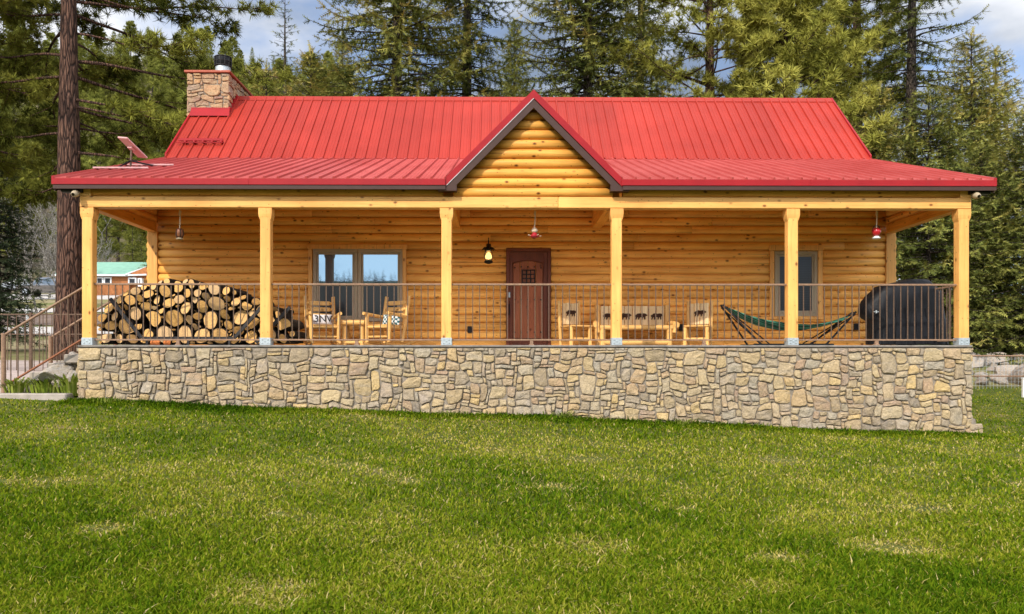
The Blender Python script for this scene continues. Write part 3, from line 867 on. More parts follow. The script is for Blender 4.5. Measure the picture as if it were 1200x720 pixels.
for zz in (.17, .29, .41): mb.tube([(fx + .228 * math.cos(2 * math.pi * q / 20), fy + .228 * math.sin(2 * math.pi * q / 20), FZ + zz) for q in range(21)], .010, 5, caps=False)
mb.build('cage_bars', M['rack'], fl)
# ------------------------------------------------------------------ windows
def casing(parent, r, w=.105, y0=YW - .075):
    x0, x1, z0, z1 = r
    mb = MB()
    mb.box(x0, x0 + w, y0, YW, z0, z1 - w, .008); mb.box(x1 - w, x1, y0, YW, z0, z1 - w, .008)
    mb.box(x0 - .02, x1 + .02, y0 - .01, YW, z1 - w + .002, z1 + .02, .008)
    mb.box(x0 - .03, x1 + .03, y0 - .03, YW, z0 - .05, z0 - .002, .008)
    return mb.build('window_casing', M['post'], parent)
def frame_ring(mb, x0, x1, z0, z1, w, ya, yb):
    mb.box(x0, x0 + w, ya, yb, z0 + w + .001, z1 - w - .001, .004); mb.box(x1 - w, x1, ya, yb, z0 + w + .001, z1 - w - .001, .004)
    mb.box(x0, x1, ya, yb, z0, z0 + w, .004); mb.box(x0, x1, ya, yb, z1 - w, z1, .004)
def sash_window(fr, zf, upper, lower):
    """double-hung unit: outer frame, two sashes with panes"""
    x0, x1, z0, z1 = fr
    mb = MB(); frame_ring(mb, x0, x1, z0, z1, .075, YW - .055, YW + .002)
    w = mb.build('window', M['casing'], cabin)
    zm = z0 + (z1 - z0) * zf
    mb = MB(); frame_ring(mb, x0 + .078, x1 - .078, zm - .02, z1 - .078, .04, YW - .035, YW - .004)
    frame_ring(mb, x0 + .078, x1 - .078, z0 + .078, zm + .045, .045, YW - .05, YW - .036)
    mb.build('sash', M['casing'], w)
    mb = MB(); mb.box(x0 + .11, x1 - .11, YW - .022, YW - .016, zm + .0, z1 - .11, 0); mb.build('upper_pane', upper, w)
    mb = MB(); mb.box(x0 + .115, x1 - .115, YW - .043, YW - .038, z0 + .115, zm + .01, 0); mb.build('lower_pane', lower, w)
    return w
wcas = casing(cabin, wl, .085)
f0 = rect(367.5, 292.5, 419.5, 377)
f1 = rect(419.8, 292.5, 472.5, 377)
zq = (PZ(335.5, YW, -3.5) - f0[2]) / (f0[3] - f0[2])
sash_window(f0, zq, M['glass'], M['screen']); sash_window(f1, zq, M['glass'], M['screen'])
casing(cabin, wr, .10)
f2 = rect(907, 295, 957, 371); zq = (PZ(335, YW, 6.5) - f2[2]) / (f2[3] - f2[2])
sash_window(f2, zq, M['blind'], M['blind'])

# ------------------------------------------------------------------ door
x0, x1, z0, z1 = dr
mb = MB(); fw = .075
mb.box(x0 + .004, x0 + fw, YW - .07, YW, z0, z1 - fw, .006); mb.box(x1 - fw, x1 - .004, YW - .07, YW, z0, z1 - fw, .006); mb.box(x0 + .004, x1 - .004, YW - .075, YW, z1 - fw + .001, z1, .006)
mb.box(x0 + fw, x1 - fw, YW - .06, YW, z0, z0 + .025, .004)
door = mb.build('door', M['dooror'], cabin)
a, b = x0 + fw + .002, x1 - fw - .002; zt = z1 - fw - .003; zb = z0 + .03
mb = MB()   # slab frame with an arched opening
pl = rect(600.3, 305, 636.8, 400); px0, px1 = pl[0], pl[1]; pzt = pl[3]; pzb = zb + .16; pzs = pzt - .07
mb.box(a, px0, YW - .04, YW - .005, zb, zt, .004); mb.box(px1, b, YW - .04, YW - .005, zb, zt, .004); mb.box(px0 + .001, px1 - .001, YW - .04, YW - .005, zb, pzb, .004)
arch = []
cxm = (px0 + px1) / 2; hw = (px1 - px0) / 2
for q in range(15):
    t = -1 + 2 * q / 14; arch.append((cxm + hw * t, pzs + (pzt - pzs) * (1 - t * t)))
mb.prism(arch + [(px1, zt), (px0, zt)], YW - .04, YW - .005)
mb.build('door_slab', M['dooror'], door)
mb = MB(); n = 4
for q in range(n):
    u0 = px0 + (px1 - px0) * q / n; u1 = px0 + (px1 - px0) * (q + 1) / n
    zz = min(pzs + (pzt - pzs) * (1 - ((u - cxm) / hw) ** 2) for u in (u0, u1)) + .05
    mb.box(u0 + .004, u1 - .004, YW - .022, YW - .004, pzb + .002, min(zz, zt - .01), .006)
mb.build('plank_panel', M['doorpl'], door)
mb = MB()   # moulding inside the arch
pts = [(px0 + .012, YW - .03, pzb + .01)] + [(cxm + (hw - .012) * (-1 + 2 * q / 14), YW - .03, pzs + (pzt - pzs) * (1 - (-1 + 2 * q / 14) ** 2) - .012) for q in range(15)] + [(px1 - .012, YW - .03, pzb + .01)]
mb.tube(pts + [pts[0]], .012, 6); mb.build('arch_moulding', M['dooror'], door)
for v in (313.0, 351.5, 389.5):
    for q in range(5):
        u = px0 + .055 + (px1 - px0 - .11) * q / 4; zz = PZ(v + (1.2 if v < 320 and q in (0, 4) else 0), YW)
        mb = MB(); mb.box(u - .016, u + .016, YW - .042, YW - .018, zz - .016, zz + .016, .012); mb.build('stud', M['iron'], door)
g = rect(612, 317, 626.5, 332)
mb = MB()
for q in range(4):
    u = g[0] + (g[1] - g[0]) * q / 3; mb.box(u - .011, u + .011, YW - .05, YW - .03, g[2] - .01, g[3] + .01, .003)
    w = g[2] + (g[3] - g[2]) * q / 3; mb.box(g[0] - .01, g[1] + .01, YW - .056, YW - .045, w - .010, w + .010, .003)
mb.build('speakeasy_grille', M['iron'], door)
mb = MB(); lx = PX(596.8, YW); lz = PZ(346, YW)
mb.box(lx - .022, lx + .022, YW - .075, YW - .04, lz - .065, lz + .065, .008); mb.build('door_lock', M['galv'], door)
mb = MB(); lz = PZ(363, YW)
mb.box(lx - .016, lx + .016, YW - .05, YW - .04, lz - .19, lz + .19, .006)
mb.tube([(lx, YW - .045, lz + .13), (lx, YW - .10, lz + .10), (lx, YW - .10, lz - .10), (lx, YW - .045, lz - .13)], .012, 8)
mb.build('door_handle', M['iron'], door)

# ------------------------------------------------------------------ wall lantern
p = P(572.5, 296, 17.05); lx = p.x
def lz(v): return PZ(v, 17.05)
mb = MB()
mb.box(lx - .05, lx + .05, YW - .075, YW - .05, lz(300), lz(284), .01)
mb.tube([(lx, YW - .07, lz(286)), (lx, 17.15, lz(282)), (lx, 17.05, lz(283.5)), (lx, 17.05, lz(287))], .012, 8)
mb.lathe([(.0, .11), (.012, .10), (.008, .06), (.018, .04), (.006, .0)], (lx, 17.05, lz(284.5)), 10)
lan = mb.build('wall_lantern', M['iron'], cabin)
mb = MB()
mb.lathe([(.02, .10), (.05, .06), (.10, .0), (.09, -.012), (.03, .03)], (lx, 17.05, lz(292.5)), 12)
for q in range(9):     # leaf fringe of the hood
    a = 2 * math.pi * q / 9; c, s = math.cos(a), math.sin(a)
    mb.add([(lx + .06 * c - .045 * s, 17.05 + .06 * s + .045 * c, lz(290)), (lx + .06 * c + .045 * s, 17.05 + .06 * s - .045 * c, lz(290)), (lx + .17 * c, 17.05 + .17 * s, lz(294.2)), (lx + .10 * c, 17.05 + .10 * s, lz(291.2) + .02)], [(0, 1, 2), (0, 3, 1), (0, 2, 3), (1, 3, 2)])
mb.build('lantern_hood', M['iron'], lan)
mb = MB(); mb.lathe([(.02, -.02), (.085, .0), (.10, .03), (.06, .06), (.0, .06)], (lx, 17.05, lz(308.5)), 12)
for q in range(4):
    a = 2 * math.pi * (q + .5) / 4; c, s = math.cos(a), math.sin(a)
    mb.tube([(lx + .09 * c, 17.05 + .09 * s, lz(306)), (lx + .125 * c, 17.05 + .125 * s, lz(300)), (lx + .085 * c, 17.05 + .085 * s, lz(294))], .006, 5)
mb.build('lantern_base', M['iron'], lan)
kg = NT('lantern glass'); kg.b.inputs['Transmission Weight'].default_value = 1; kg.b.inputs['Roughness'].default_value = .12; kg.col((.95, .85, .65)); M['lamp'] = kg.mat
mb = MB(); mb.lathe([(.055, .0), (.095, .06), (.105, .11), (.075, .18), (.05, .215)], (lx, 17.05, lz(306)), 14); mb.build('lantern_glass', M['lamp'], lan)
kb_ = NT('lamp flame'); kb_.b.inputs['Emission Color'].default_value = (1, .68, .25, 1); kb_.b.inputs['Emission Strength'].default_value = 1.3; kb_.col((1, .7, .4)); M['flame'] = kb_.mat
mb = MB(); mb.lathe([(.0, .03), (.042, .05), (.052, .085), (.03, .14), (.0, .175)], (lx, 17.05, lz(305.5)), 10); mb.build('bulb', M['flame'], lan)
# outlets
for u, v in ((550.5, 386.5), (798.5, 384), (1003, 383)):
    q = P(u, v, YW - .07); mb = MB(); mb.box(q.x - .05, q.x + .05, YW - .10, YW - .02, q.z - .075, q.z + .075, .012)
    mb.box(q.x - .035, q.x + .035, YW - .108, YW - .10, q.z - .05, q.z + .05, .006)
    mb.build('outlet_box', M['plastic'], cabin)
# corner floodlights under the eaves
for X, sg in ((XL - .02, -1), (XR + .02, 1)):
    mb = MB(); mb.box(X - .07, X + .07, 14.42, 14.56, 4.66, 4.735, .01); mb.box(X + sg * .08, X + sg * .30, 14.40, 14.56, 4.66, 4.73, .02)
    fl = mb.build('floodlight', M['plastic'], cabin)
    mb = MB(); bx = X - sg * .0
    mb.lathe([(.0, -.07), (.06, -.06), (.065, .0), (.05, .06), (.03, .08)], (0, 0, 0), 14)
    Mx = Matrix.Translation((bx, 14.36, 4.615)) @ Matrix.Rotation(R(-70), 4, 'X') @ Matrix.Rotation(R(180), 4, 'X')
    mb.v = [tuple(Mx @ Vector(q)) for q in mb.v]
    mb.build('floodlight_head', M['casing'], fl)

# ------------------------------------------------------------------ porch railing
def railing(a, b, z0=1.965, zt=3.005, foot=True, sp=.127):
    """straight railing between two points in plan"""
    a = Vector((*a, 0)); b = Vector((*b, 0)); L = (b - a).length; ang = math.atan2(b.y - a.y, b.x - a.x)
    Mx = Matrix.Translation(a) @ Matrix.Rotation(ang, 4, 'Z')
    mb = MB(); n = int(round(L / sp))
    for q in range(1, n):
        u = L * q / n; mb.box(u - .008, u + .008, -.008, .008, z0 + .028, zt - .018, 0, M=Mx)
    r = mb.build('railing', M['rail'], cabin)
    mb = MB(); mb.box(0, L, -.022, .022, zt - .018, zt + .016, .004, M=Mx); mb.build('top_rail', M['railwood'], r)
    mb = MB(); mb.box(0, L, -.018, .018, z0 - .0, z0 + .028, .003, M=Mx)
    if foot:
        u = L / 2; mb.box(u - .03, u + .03, -.03, .03, ZD, z0 - .001, .004, M=Mx); mb.box(u - .045, u + .045, -.04, .04, ZD, ZD + .02, .003, M=Mx)
    mb.build('bottom_rail', M['railwood'], r)
for i in range(5): railing((POSTS[i] + .096, YF), (POSTS[i + 1] - .096, YF))
railing((POSTS[5], YF + .096), (POSTS[5], YW - .09), foot=False)
railing((POSTS[0], YF + 1.75), (POSTS[0], YW - .09), foot=False)

# ------------------------------------------------------------------ stairs down to the path, with two handrails
mb = MB()
for q in range(5):
    zt = ZD - .165 * (q + 1); xa = -7.80 - q * .32
    for w in range(3):
        mb.box(xa - .34, xa, 14.85 + w * .46, 14.85 + w * .46 + .455, zt - .17 - .3 * (q > 2), zt, .02)
mb.build('stair', M['concrete'], cabin)
def stair_rail(Y):
    s = .604
    def zr(X): return 2.94 + (X + 7.72) * s
    xe = -9.17
    mb = MB(); n = 9
    for q in range(1, n + 2):
        X = -7.72 + (xe + 7.72) * q / (n + 2); mb.box(X - .008, X + .008, Y - .008, Y + .008, zr(X) - .93, zr(X) - .02, 0)
    r = mb.build('stair_railing', M['rail'], cabin)
    mb = MB(); mb.tube([(-7.66, Y, zr(-7.66)), (xe - .03, Y, zr(xe - .03))], .024, 8); mb.build('handrail', M['railwood'], r)
    mb = MB(); mb.tube([(-7.66, Y, zr(-7.66) - .95), (xe + .15, Y, zr(xe + .15) - .95)], .020, 8)
    M['rust'] = M.get('rust') or plain('rust', (.26, .10, .05), .7, .2, .3, 20)
    mb.build('lower_rail', M['rust'], r)
    mb = MB(); mb.tube([(xe, Y, .7), (xe, Y, zr(xe) + .04)], .042, 12); mb.build('newel_post', M['railwood'], r)
stair_rail(14.72); stair_rail(16.25)

# ------------------------------------------------------------------ satellite dish on the roof
def roofz(y): return RZ0 + (y - RY0) * k_
dp = P(153, 190, 16.2); dx = dp.x
dish = thing('satellite_dish', 'flat rectangular internet dish tilted on a tripod on the red roof', 'satellite dish', (dx, 16.2, roofz(16.2)))
def loc(o): o.location = -dish.location if False else (0, 0, 0); return o
M['dishw'] = plain('dish plastic', (.62, .34, .32), .35, 0, .05)  # white plastic tinted pink: red bounce from the roof put into its colour
mb = MB(); mb.box(-.29, .29, -.17, .17, -.018, .018, .012); mb.box(-.06, .06, -.08, .08, .018, .06, .01)
# facing up and away: long edge runs away from the lens
pan = mb.build('dish_panel', M['dishw'], dish)
lv = Vector((.39, .76, -.52)).normalized(); sv = Vector((.8, -.55, -.2)); sv = (sv - lv * sv.dot(lv)).normalized(); zv = lv.cross(sv)
pan.matrix_local = Matrix.Translation((0.03, .03, .44)) @ Matrix((lv, sv, zv)).transposed().to_4x4()
mb = MB(); mb.tube([(0, 0, .05), (0.01, .03, .44)], .022, 10); mb.build('mast', M['rail'], dish)
mb = MB()
for a in (15, 130, 260):
    c, s = math.cos(R(a)), math.sin(R(a)); ly = s * .42
    mb.tube([(0, 0, .16), (c * .42, ly, ly * k_ + .055)], .016, 8)
mb.build('tripod_legs', M['iron'], dish)
mb = MB()
for y0, xa, xb in ((-.38, -.55, .55), (.35, -.25, .75)):
    for q in range(9):
        u = xa + (xb - xa) * q / 9; mb.box(u, u + (xb - xa) / 9 - .03, y0 - .04, y0 + .04, y0 * k_ + .03, y0 * k_ + .045, .004)
    mb.box(xa, xb, y0 - .05, y0 - .042, y0 * k_ + .03, y0 * k_ + .06, .0)
M['strip'] = plain('pinkish mount rail', (.46, .26, .25), .5)  # one even pinkish tone for both rails
mb.build('mount_rails', M['strip'], dish)

# blue folded strap by the chimney
M['blue'] = plain('blue webbing', (.035, .03, .16), .6, 0, .2)
sx, sy = cx1 + .035, 21.5
sz = PZ(121, 21.4, sx)
s_ = thing('blue_strap', 'small dark blue strap bundle hooked on the chimney side', 'strap', (sx + .1, sy, sz))
mb = MB()
mb.tube([(-.03, 0, -.20), (.06, -.02, .15), (.13, -.02, .19), (.20, 0, .02), (.18, 0, -.16), (.0, -.02, -.24), (-.03, 0, -.20)], .028, 6)
mb.tube([(.03, -.04, -.06), (.14, -.04, .02), (.22, -.03, .00)], .022, 6)
mb.build('webbing', M['blue'], s_)
mb = MB(); mb.box(.17, .23, -.05, .0, -.04, .04, .008); mb.build('buckle', M['iron'], s_)

# ------------------------------------------------------------------ porch furniture (feet on the deck, facing -Y)
def log(mb, a, b, r, m=0, taper=1.0): mb.tube([a, ((a[0] + b[0]) / 2, (a[1] + b[1]) / 2, (a[2] + b[2]) / 2), b], [r, r * 1.04, r * taper], 10, m, wob=.10)
def rocking_chair(label):
    t = thing('rocking_chair', label, 'rocking chair', group='log rocking chairs beside the little table')
    for s in (-1, 1):
        mb = MB(); log(mb, (s * .27, .12, .09), (s * .29, .36, 1.06), .037); mb.build('back_post', M['fur'], t)
        mb = MB(); log(mb, (s * .27, -.34, .09), (s * .29, -.32, .66), .036); mb.build('front_leg', M['fur'], t)
        mb = MB(); log(mb, (s * .30, -.42, .675), (s * .29, .27, .62), .034); mb.build('armrest', M['fur'], t)
        mb = MB(); mb.tube([(s * .27, -.50, .085), (s * .27, -.25, .035), (s * .27, 0, .026), (s * .27, .25, .045), (s * .27, .58, .13)], .025, 8); mb.build('rocker', M['fur'], t)
    for z, w in ((.92, .044), (.79, .044), (.66, .040)):
        y = .12 + (z - .09) * .247
        mb = MB(); mb.box(-.21, .21, y - .028, y - .002, z - w, z + w, .012)
        for s in (-1, 1): mb.tube([(s * .21, y - .015, z), (s * .275, y, z)], [.036, .018], 8)
        mb.build('back_slat', M['furx'], t)
    mb = MB()
    for q in range(6): mb.box(-.27, .27, -.36 + q * .088, -.36 + q * .088 + .08, .42, .445, .008)
    mb.build('seat', M['furx'], t)
    mb = MB()
    log(mb, (-.27, -.335, .40), (.27, -.335, .40), .028); log(mb, (-.27, .17, .40), (.27, .17, .40), .028); m2 = MB(); log(m2, (-.27, -.335, .20), (.27, -.335, .20), .022); m2.build('stretcher', M['furx'], t)
    for s in (-1, 1): log(mb, (s * .27, -.34, .40), (s * .27, .18, .40), .028)
    mb.build('seat_frame', M['furx'], t)
    return t
def put(o, u, Y, deg): o.location = (PX(u, Y), Y, ZD); o.rotation_euler = (0, 0, R(deg)); return o
rc1 = put(rocking_chair('log rocking chair holding the white cushion with dark lettering'), 377.5, 16.35, 22)
rc2 = copy_tree(rc1); rc2['label'] = 'log rocking chair holding the teal and white checked cushion'
put(rc2, 454.5, 16.3, -28)
M['cw'] = plain('white cushion cloth', (.62, .60, .60), .9, 0, .12)
def mk_check():
    k = NT('checked cushion cloth'); k_c = k.new('ShaderNodeTexChecker'); k_c.inputs['Scale'].default_value = 22
    k.link(k.coord((1, .2, 1)), k_c.inputs['Vector']); k_c.inputs[1].default_value = (.62, .64, .62, 1); k_c.inputs[2].default_value = (.015, .10, .12, 1)
    k.col(k_c.outputs[0]); return k.set(Roughness=.9)
M['check'] = mk_check()
def cushion(name, label, mat, ch, w=.44, h=.24):
    mb = MB(); n = 10; vs = []; fs = []
    for sd in (-1, 1):
        for j in range(n + 1):
            for i in range(n + 1):
                a, b = -1 + 2 * i / n, -1 + 2 * j / n
                th = .065 * (max(0, (1 - a**4) * (1 - b**4))) ** .5
                pin = 1 - .06 * (1 - abs(a)) * b * b; pin2 = 1 - .06 * (1 - abs(b)) * a * a
                vs.append((a * w / 2 * pin2, sd * th, b * h / 2 * pin + h / 2))
        o = 0 if sd < 0 else (n + 1) ** 2
        for j in range(n):
            for i in range(n):
                q = o + j * (n + 1) + i; fs.append((q, q + 1, q + n + 2, q + n + 1))
    mb.add(vs, fs, 0, .5, True)
    c = mb.build(name, mat); tag(c, label, 'cushion')
    c.matrix_world = Matrix.Translation(ch.location) @ Matrix.Rotation(ch.rotation_euler.z, 4, 'Z') @ Matrix.Translation((0, .09, .445)) @ Matrix.Rotation(R(-14), 4, 'X')
    return c
cu1 = cushion('lettered_cushion', 'white cushion with dark lettering on a log rocking chair', M['cw'], rc1)
cu2 = cushion('checked_cushion', 'teal and white checked cushion on a log rocking chair', M['check'], rc2)
tc = bpy.data.curves.new('lettering', 'FONT'); tc.body = '3NV'; tc.size = .20; tc.align_x = 'CENTER'; tc.align_y = 'CENTER'; tc.extrude = .003
to = bpy.data.objects.new('tmp_text', tc); COL.objects.link(to)
bpy.context.view_layer.update()
me = bpy.data.meshes.new_from_object(to.evaluated_get(bpy.context.evaluated_depsgraph_get())); bpy.data.objects.remove(to)
me.materials.clear(); me.materials.append(M['iron'])
lt = bpy.data.objects.new('lettering', me); COL.objects.link(lt); lt.parent = cu1
lt.matrix_local = Matrix.Translation((0.03, -.072, .12)) @ Matrix.Rotation(R(90), 4, 'X')

# small log table
t = thing('log_side_table', 'small square log table between the two rocking chairs', 'side table'); put(t, 415.5, 16.45, 0)
mb = MB()
for q in range(4): mb.tube([(-.24, -.20 + q * .125, .50), (.24, -.20 + q * .125, .50)], .055, 10, wob=.05)
mb.build('table_top', M['furx'], t)
for sx in (-1, 1):
    for sy in (-1, 1):
        mb = MB(); log(mb, (sx * .19, sy * .15, 0), (sx * .18, sy * .14, .455), .048); mb.build('leg', M['fur'], t)
for y in (-.15, .15): mb = MB(); log(mb, (-.19, y, .09), (.19, y, .09), .03); mb.build('stretcher', M['furx'], t)

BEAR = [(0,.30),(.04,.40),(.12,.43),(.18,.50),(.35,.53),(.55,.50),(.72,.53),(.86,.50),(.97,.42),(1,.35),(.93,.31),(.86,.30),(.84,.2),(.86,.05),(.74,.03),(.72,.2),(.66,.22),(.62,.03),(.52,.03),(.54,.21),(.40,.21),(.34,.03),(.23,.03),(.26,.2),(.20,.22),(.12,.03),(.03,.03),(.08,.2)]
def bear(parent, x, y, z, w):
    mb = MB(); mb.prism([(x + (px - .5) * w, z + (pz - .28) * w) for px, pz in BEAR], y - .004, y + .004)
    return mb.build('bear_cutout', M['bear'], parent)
def bear_chair(label):
    t = thing('bear_chair', label, 'chair', group='log chairs with a bear cut into the back')
    for s in (-1, 1):
        mb = MB(); log(mb, (s * .235, .16, 0), (s * .245, .22, .98), .036); mb.build('back_post', M['fur'], t)
        mb = MB(); log(mb, (s * .23, -.26, 0), (s * .23, -.25, .42), .040); mb.build('front_leg', M['fur'], t)
    for q in range(4):
        x = -.15 + q * .10; mb = MB(); mb.box(x - .046, x + .046, .155, .18, .48, .93 + .01 * (q % 2), .006); mb.build('back_board', M['board'], t)
    bear(t, .02, .152, .72, .26)
    for ar in (((-.23, .185, .88), (.23, .185, .88), .022), ((-.23, .185, .53), (.23, .185, .53), .022)): mb = MB(); log(mb, *ar); mb.build('back_rail', M['furx'], t)
    mb = MB(); log(mb, (-.23, -.25, .17), (.23, -.25, .17), .026)
    for s in (-1, 1): log(mb, (s * .23, -.25, .14), (s * .235, .17, .14), .025)
    mb.build('stretcher', M['furx'], t)
    mb = MB()
    for q in range(5): mb.box(-.26, .26, -.31 + q * .094, -.31 + q * .094 + .088, .42, .445, .008)
    mb.build('seat', M['furx'], t)
    return t
bc1 = put(bear_chair('log chair with a bear back, standing beside the front door'), 673, 16.6, 26)
bc2 = copy_tree(bc1); bc2['label'] = 'log chair with a bear back, standing between bench and hammock'
put(bc2, 818, 16.6, -24)
# bench
bn = thing('log_bench', 'wide log bench with four bears cut into its back boards', 'bench'); put(bn, 742.5, 16.75, 0)
for s in (-1, 1):
    mb = MB(); log(mb, (s * .74, .14, 0), (s * .75, .20, .90), .062); mb.build('back_post', M['fur'], bn)
    mb = MB(); log(mb, (s * .70, -.30, 0), (s * .70, -.30, .40), .060); mb.build('front_leg', M['fur'], bn)
    mb = MB(); log(mb, (s * .84, -.36, .46), (s * .79, .16, .52), .062); log(mb, (s * .80, -.30, .30), (s * .82, -.30, .52), .05); mb.build('armrest', M['fur'], bn)
for q in range(8):
    x = -.60 + q * .171 ; g = .008 if q % 2 else -.008
    mb = MB(); mb.box(x - .080, x + .080, .135, .165, .46, .885, .008); mb.build('back_board', M['board'], bn)
for q in range(4): bear(bn, -.50 + q * .342, .131, .66, .27)
for z in (.82, .50): mb = MB(); log(mb, (-.74, .19, z), (.74, .19, z), .035); mb.build('back_rail', M['furx'], bn)
mb = MB(); log(mb, (-.76, -.31, .405), (.76, -.31, .405), .052)
for q in range(4): mb.box(-.74, .74, -.26 + q * .10, -.26 + q * .10 + .094, .40, .43, .01)
mb.build('seat', M['furx'], bn)
mb = MB(); log(mb, (-.70, -.30, .10), (.70, -.30, .10), .055); mb.build('stretcher', M['furx'], bn)

# ------------------------------------------------------------------ hammock in its steel stand
Yh = 15.9
def HP(u, v, Y=Yh): return P(u, v, Y)
hb = HP(925, 404)
hm = thing('hammock', 'green striped hammock slung in a folding black steel stand', 'hammock', (hb.x, Yh, ZD))
org = Vector((hb.x, Yh, ZD))
def L(u, v, Y=Yh): return P(u, v, Y) - org
mb = MB()
zf = .03
tl_, tr_ = L(846, 357.5), L(1001, 366)
for sy in (-.42, .42):
    a = L(884, 404); a = Vector((a.x, sy, zf)); b = L(958, 404); b = Vector((b.x, sy, zf))
    mb.tube([tl_ + Vector((0, sy * .18, 0)), a], .020, 8); mb.tube([tr_ + Vector((0, sy * .18, 0)), b], .020, 8)
    mb.tube([(a.x - .15, sy, zf), (b.x + .15, sy, zf)], .020, 8)
a = L(896, 404); b = L(946, 404)
for q in (-.1, .12): mb.tube([tl_ + Vector((.02, q, -.05)), Vector((a.x + .05, q * 2, zf))], .014, 6); mb.tube([tr_ + Vector((-.02, q, -.05)), Vector((b.x - .05, q * 2, zf))], .014, 6)
mb.build('stand', M['iron'], hm)
def mk_ham():
    k = NT('green striped canvas'); w = k.new('ShaderNodeTexWave'); w.bands_direction = 'Y'; w.inputs['Scale'].default_value = 3.2; w.inputs['Distortion'].default_value = .3
    k.link(k.coord(), w.inputs['Vector'])
    k.col(k.ramp(w.outputs['Fac'], [(.25, (.006, .035, .025)), (.5, (.02, .12, .075)), (.85, (.06, .23, .16))])); return k.set(Roughness=.8)
M['ham'] = mk_ham()
mb = MB(); n, mm = 34, 18
top = [(854, 362), (870, 371), (890, 377.5), (915, 381), (940, 382), (965, 380), (980, 377), (994, 371)]
bot = [(854, 362.5), (870, 373.5), (890, 382), (915, 387), (940, 387), (965, 382), (980, 378), (994, 371.5)]
tu = [p[0] for p in top]
vs = []; fs = []
for i in range(n + 1):
    u = 854 + (994 - 854) * i / n; vt = np.interp(u, tu, [p[1] for p in top]); vb = np.interp(u, tu, [p[1] for p in bot])
    pt, pb = L(u, vt), L(u, vb); t = i / n
    wid = .50 * math.sin(math.pi * min(1, max(0, t))) ** .6 + .02
    for j in range(mm + 1):
        q = -1 + 2 * j / mm
        vs.append((pt.x, q * wid, pb.z + (pt.z - pb.z) * (q * q) + .010 * math.sin(j * 2.2 + i * .25) * math.sin(math.pi * t)))
for i in range(n):
    for j in range(mm): o = i * (mm + 1) + j; fs.append((o, o + 1, o + mm + 2, o + mm + 1))
mb.add(vs, fs, 0, .5, True); hc = mb.build('hammock_cloth', M['ham'], hm)
so = hc.modifiers.new('thick', 'SOLIDIFY'); so.thickness = .012
mb = MB(); e0, e1 = L(855, 362.3), L(993, 371.3)
for q in (-1, 0, 1): mb.tube([tl_, e0 + Vector((.02, q * .03, 0))], .008, 5); mb.tube([tr_, e1 + Vector((-.02, q * .03, 0))], .008, 5)
mb.build('hammock_cord', M['plastic'], hm)

# ------------------------------------------------------------------ grill under a black cover
Yg = 15.75
M['cover'] = None
def mk_cover():
    k = NT('black cover fabric'); v = k.coord((1.2, 1.2, .6)); n = k.noise(v, 3.0, 4, .5, .8)
    k.col(k.ramp(n, [(.3, (.0025, .0028, .004)), (.7, (.007, .0075, .010))])); k.bump(n, .6, .06); k.set(Roughness=.55); k.b.inputs['Specular IOR Level'].default_value = .22; return k.mat
M['cover'] = mk_cover()
gb = P(1060, 404, Yg); gr_ = thing('covered_grill', 'barbecue grill hidden under a draped black cover', 'grill', (gb.x, Yg, ZD))
prof = [(404, 1018, 1107), (392, 1018, 1106), (376, 1017.5, 1104), (371.5, 1010, 1103), (367, 1008, 1102.5), (361, 1008.5, 1102), (353, 1012, 1101.5), (345.5, 1018, 1101), (342, 1022, 1099), (336, 1028, 1093), (332, 1044, 1088), (329.5, 1056, 1086), (328, 1064, 1084)]
mb = MB(); vs = []; fs = []; n = 56
for k_i, (v, ul, ur) in enumerate(prof):
    a, b = P(ul, v, Yg), P(ur, v, Yg); z = max(.012, a.z - ZD); hw = (b.x - a.x) / 2; mx = (a.x + b.x) / 2 - gb.x
    hd = .33 * (1 if k_i < 7 else [1, .97, .90, .80, .62, .40][k_i - 7]) + (.02 if k_i < 3 else 0)
    for q in range(n):
        an = 2 * math.pi * q / n; c, s = math.cos(an), math.sin(an)
        e = .58
        x = mx + hw * math.copysign(abs(c) ** e, c); y = hd * math.copysign(abs(s) ** e, s)
        fold = .016 * math.sin(q * 1.9 + 1.3 * math.sin(k_i * .7)) * max(0, 1 - k_i / 8) + .010 * noise.noise(Vector((x * 4, y * 4, z * 3)))
        zz = z + (.02 * noise.noise(Vector((x * 3, y * 5, 3))) if k_i > 7 else 0)
        vs.append((x + fold * c * .4, y + fold * s * 1.4, zz))
for k_i in range(len(prof) - 1):
    for q in range(n): q2 = (q + 1) % n; fs.append((k_i * n + q, k_i * n + q2, (k_i + 1) * n + q2, (k_i + 1) * n + q))
fs.append([(len(prof) - 1) * n + q for q in range(n)])
mb.add(vs, fs, 0, .5, True); mb.build('grill_cover', M['cover'], gr_)
mb = MB(); q = P(1027, 365.5, Yg - .36); mb.box(q.x - gb.x - .05, q.x - gb.x + .05, -.36, -.335, q.z - ZD - .008, q.z - ZD + .008, .004); mb.box(q.x - gb.x - .012, q.x - gb.x + .012, -.37, -.34, q.z - ZD - .03, q.z - ZD + .03, .004)
mb.build('cover_buckle', M['galv'], gr_)
mb = MB()
for q in range(7): 
    x = -.55 + q * .2; mb.tube([(x, -.345 - .004 * (q % 2), .75), (x + .02, -.352, .4), (x - .01, -.362, .03)], .012, 6)
mb.build('cover_seam', M['cover'], gr_)

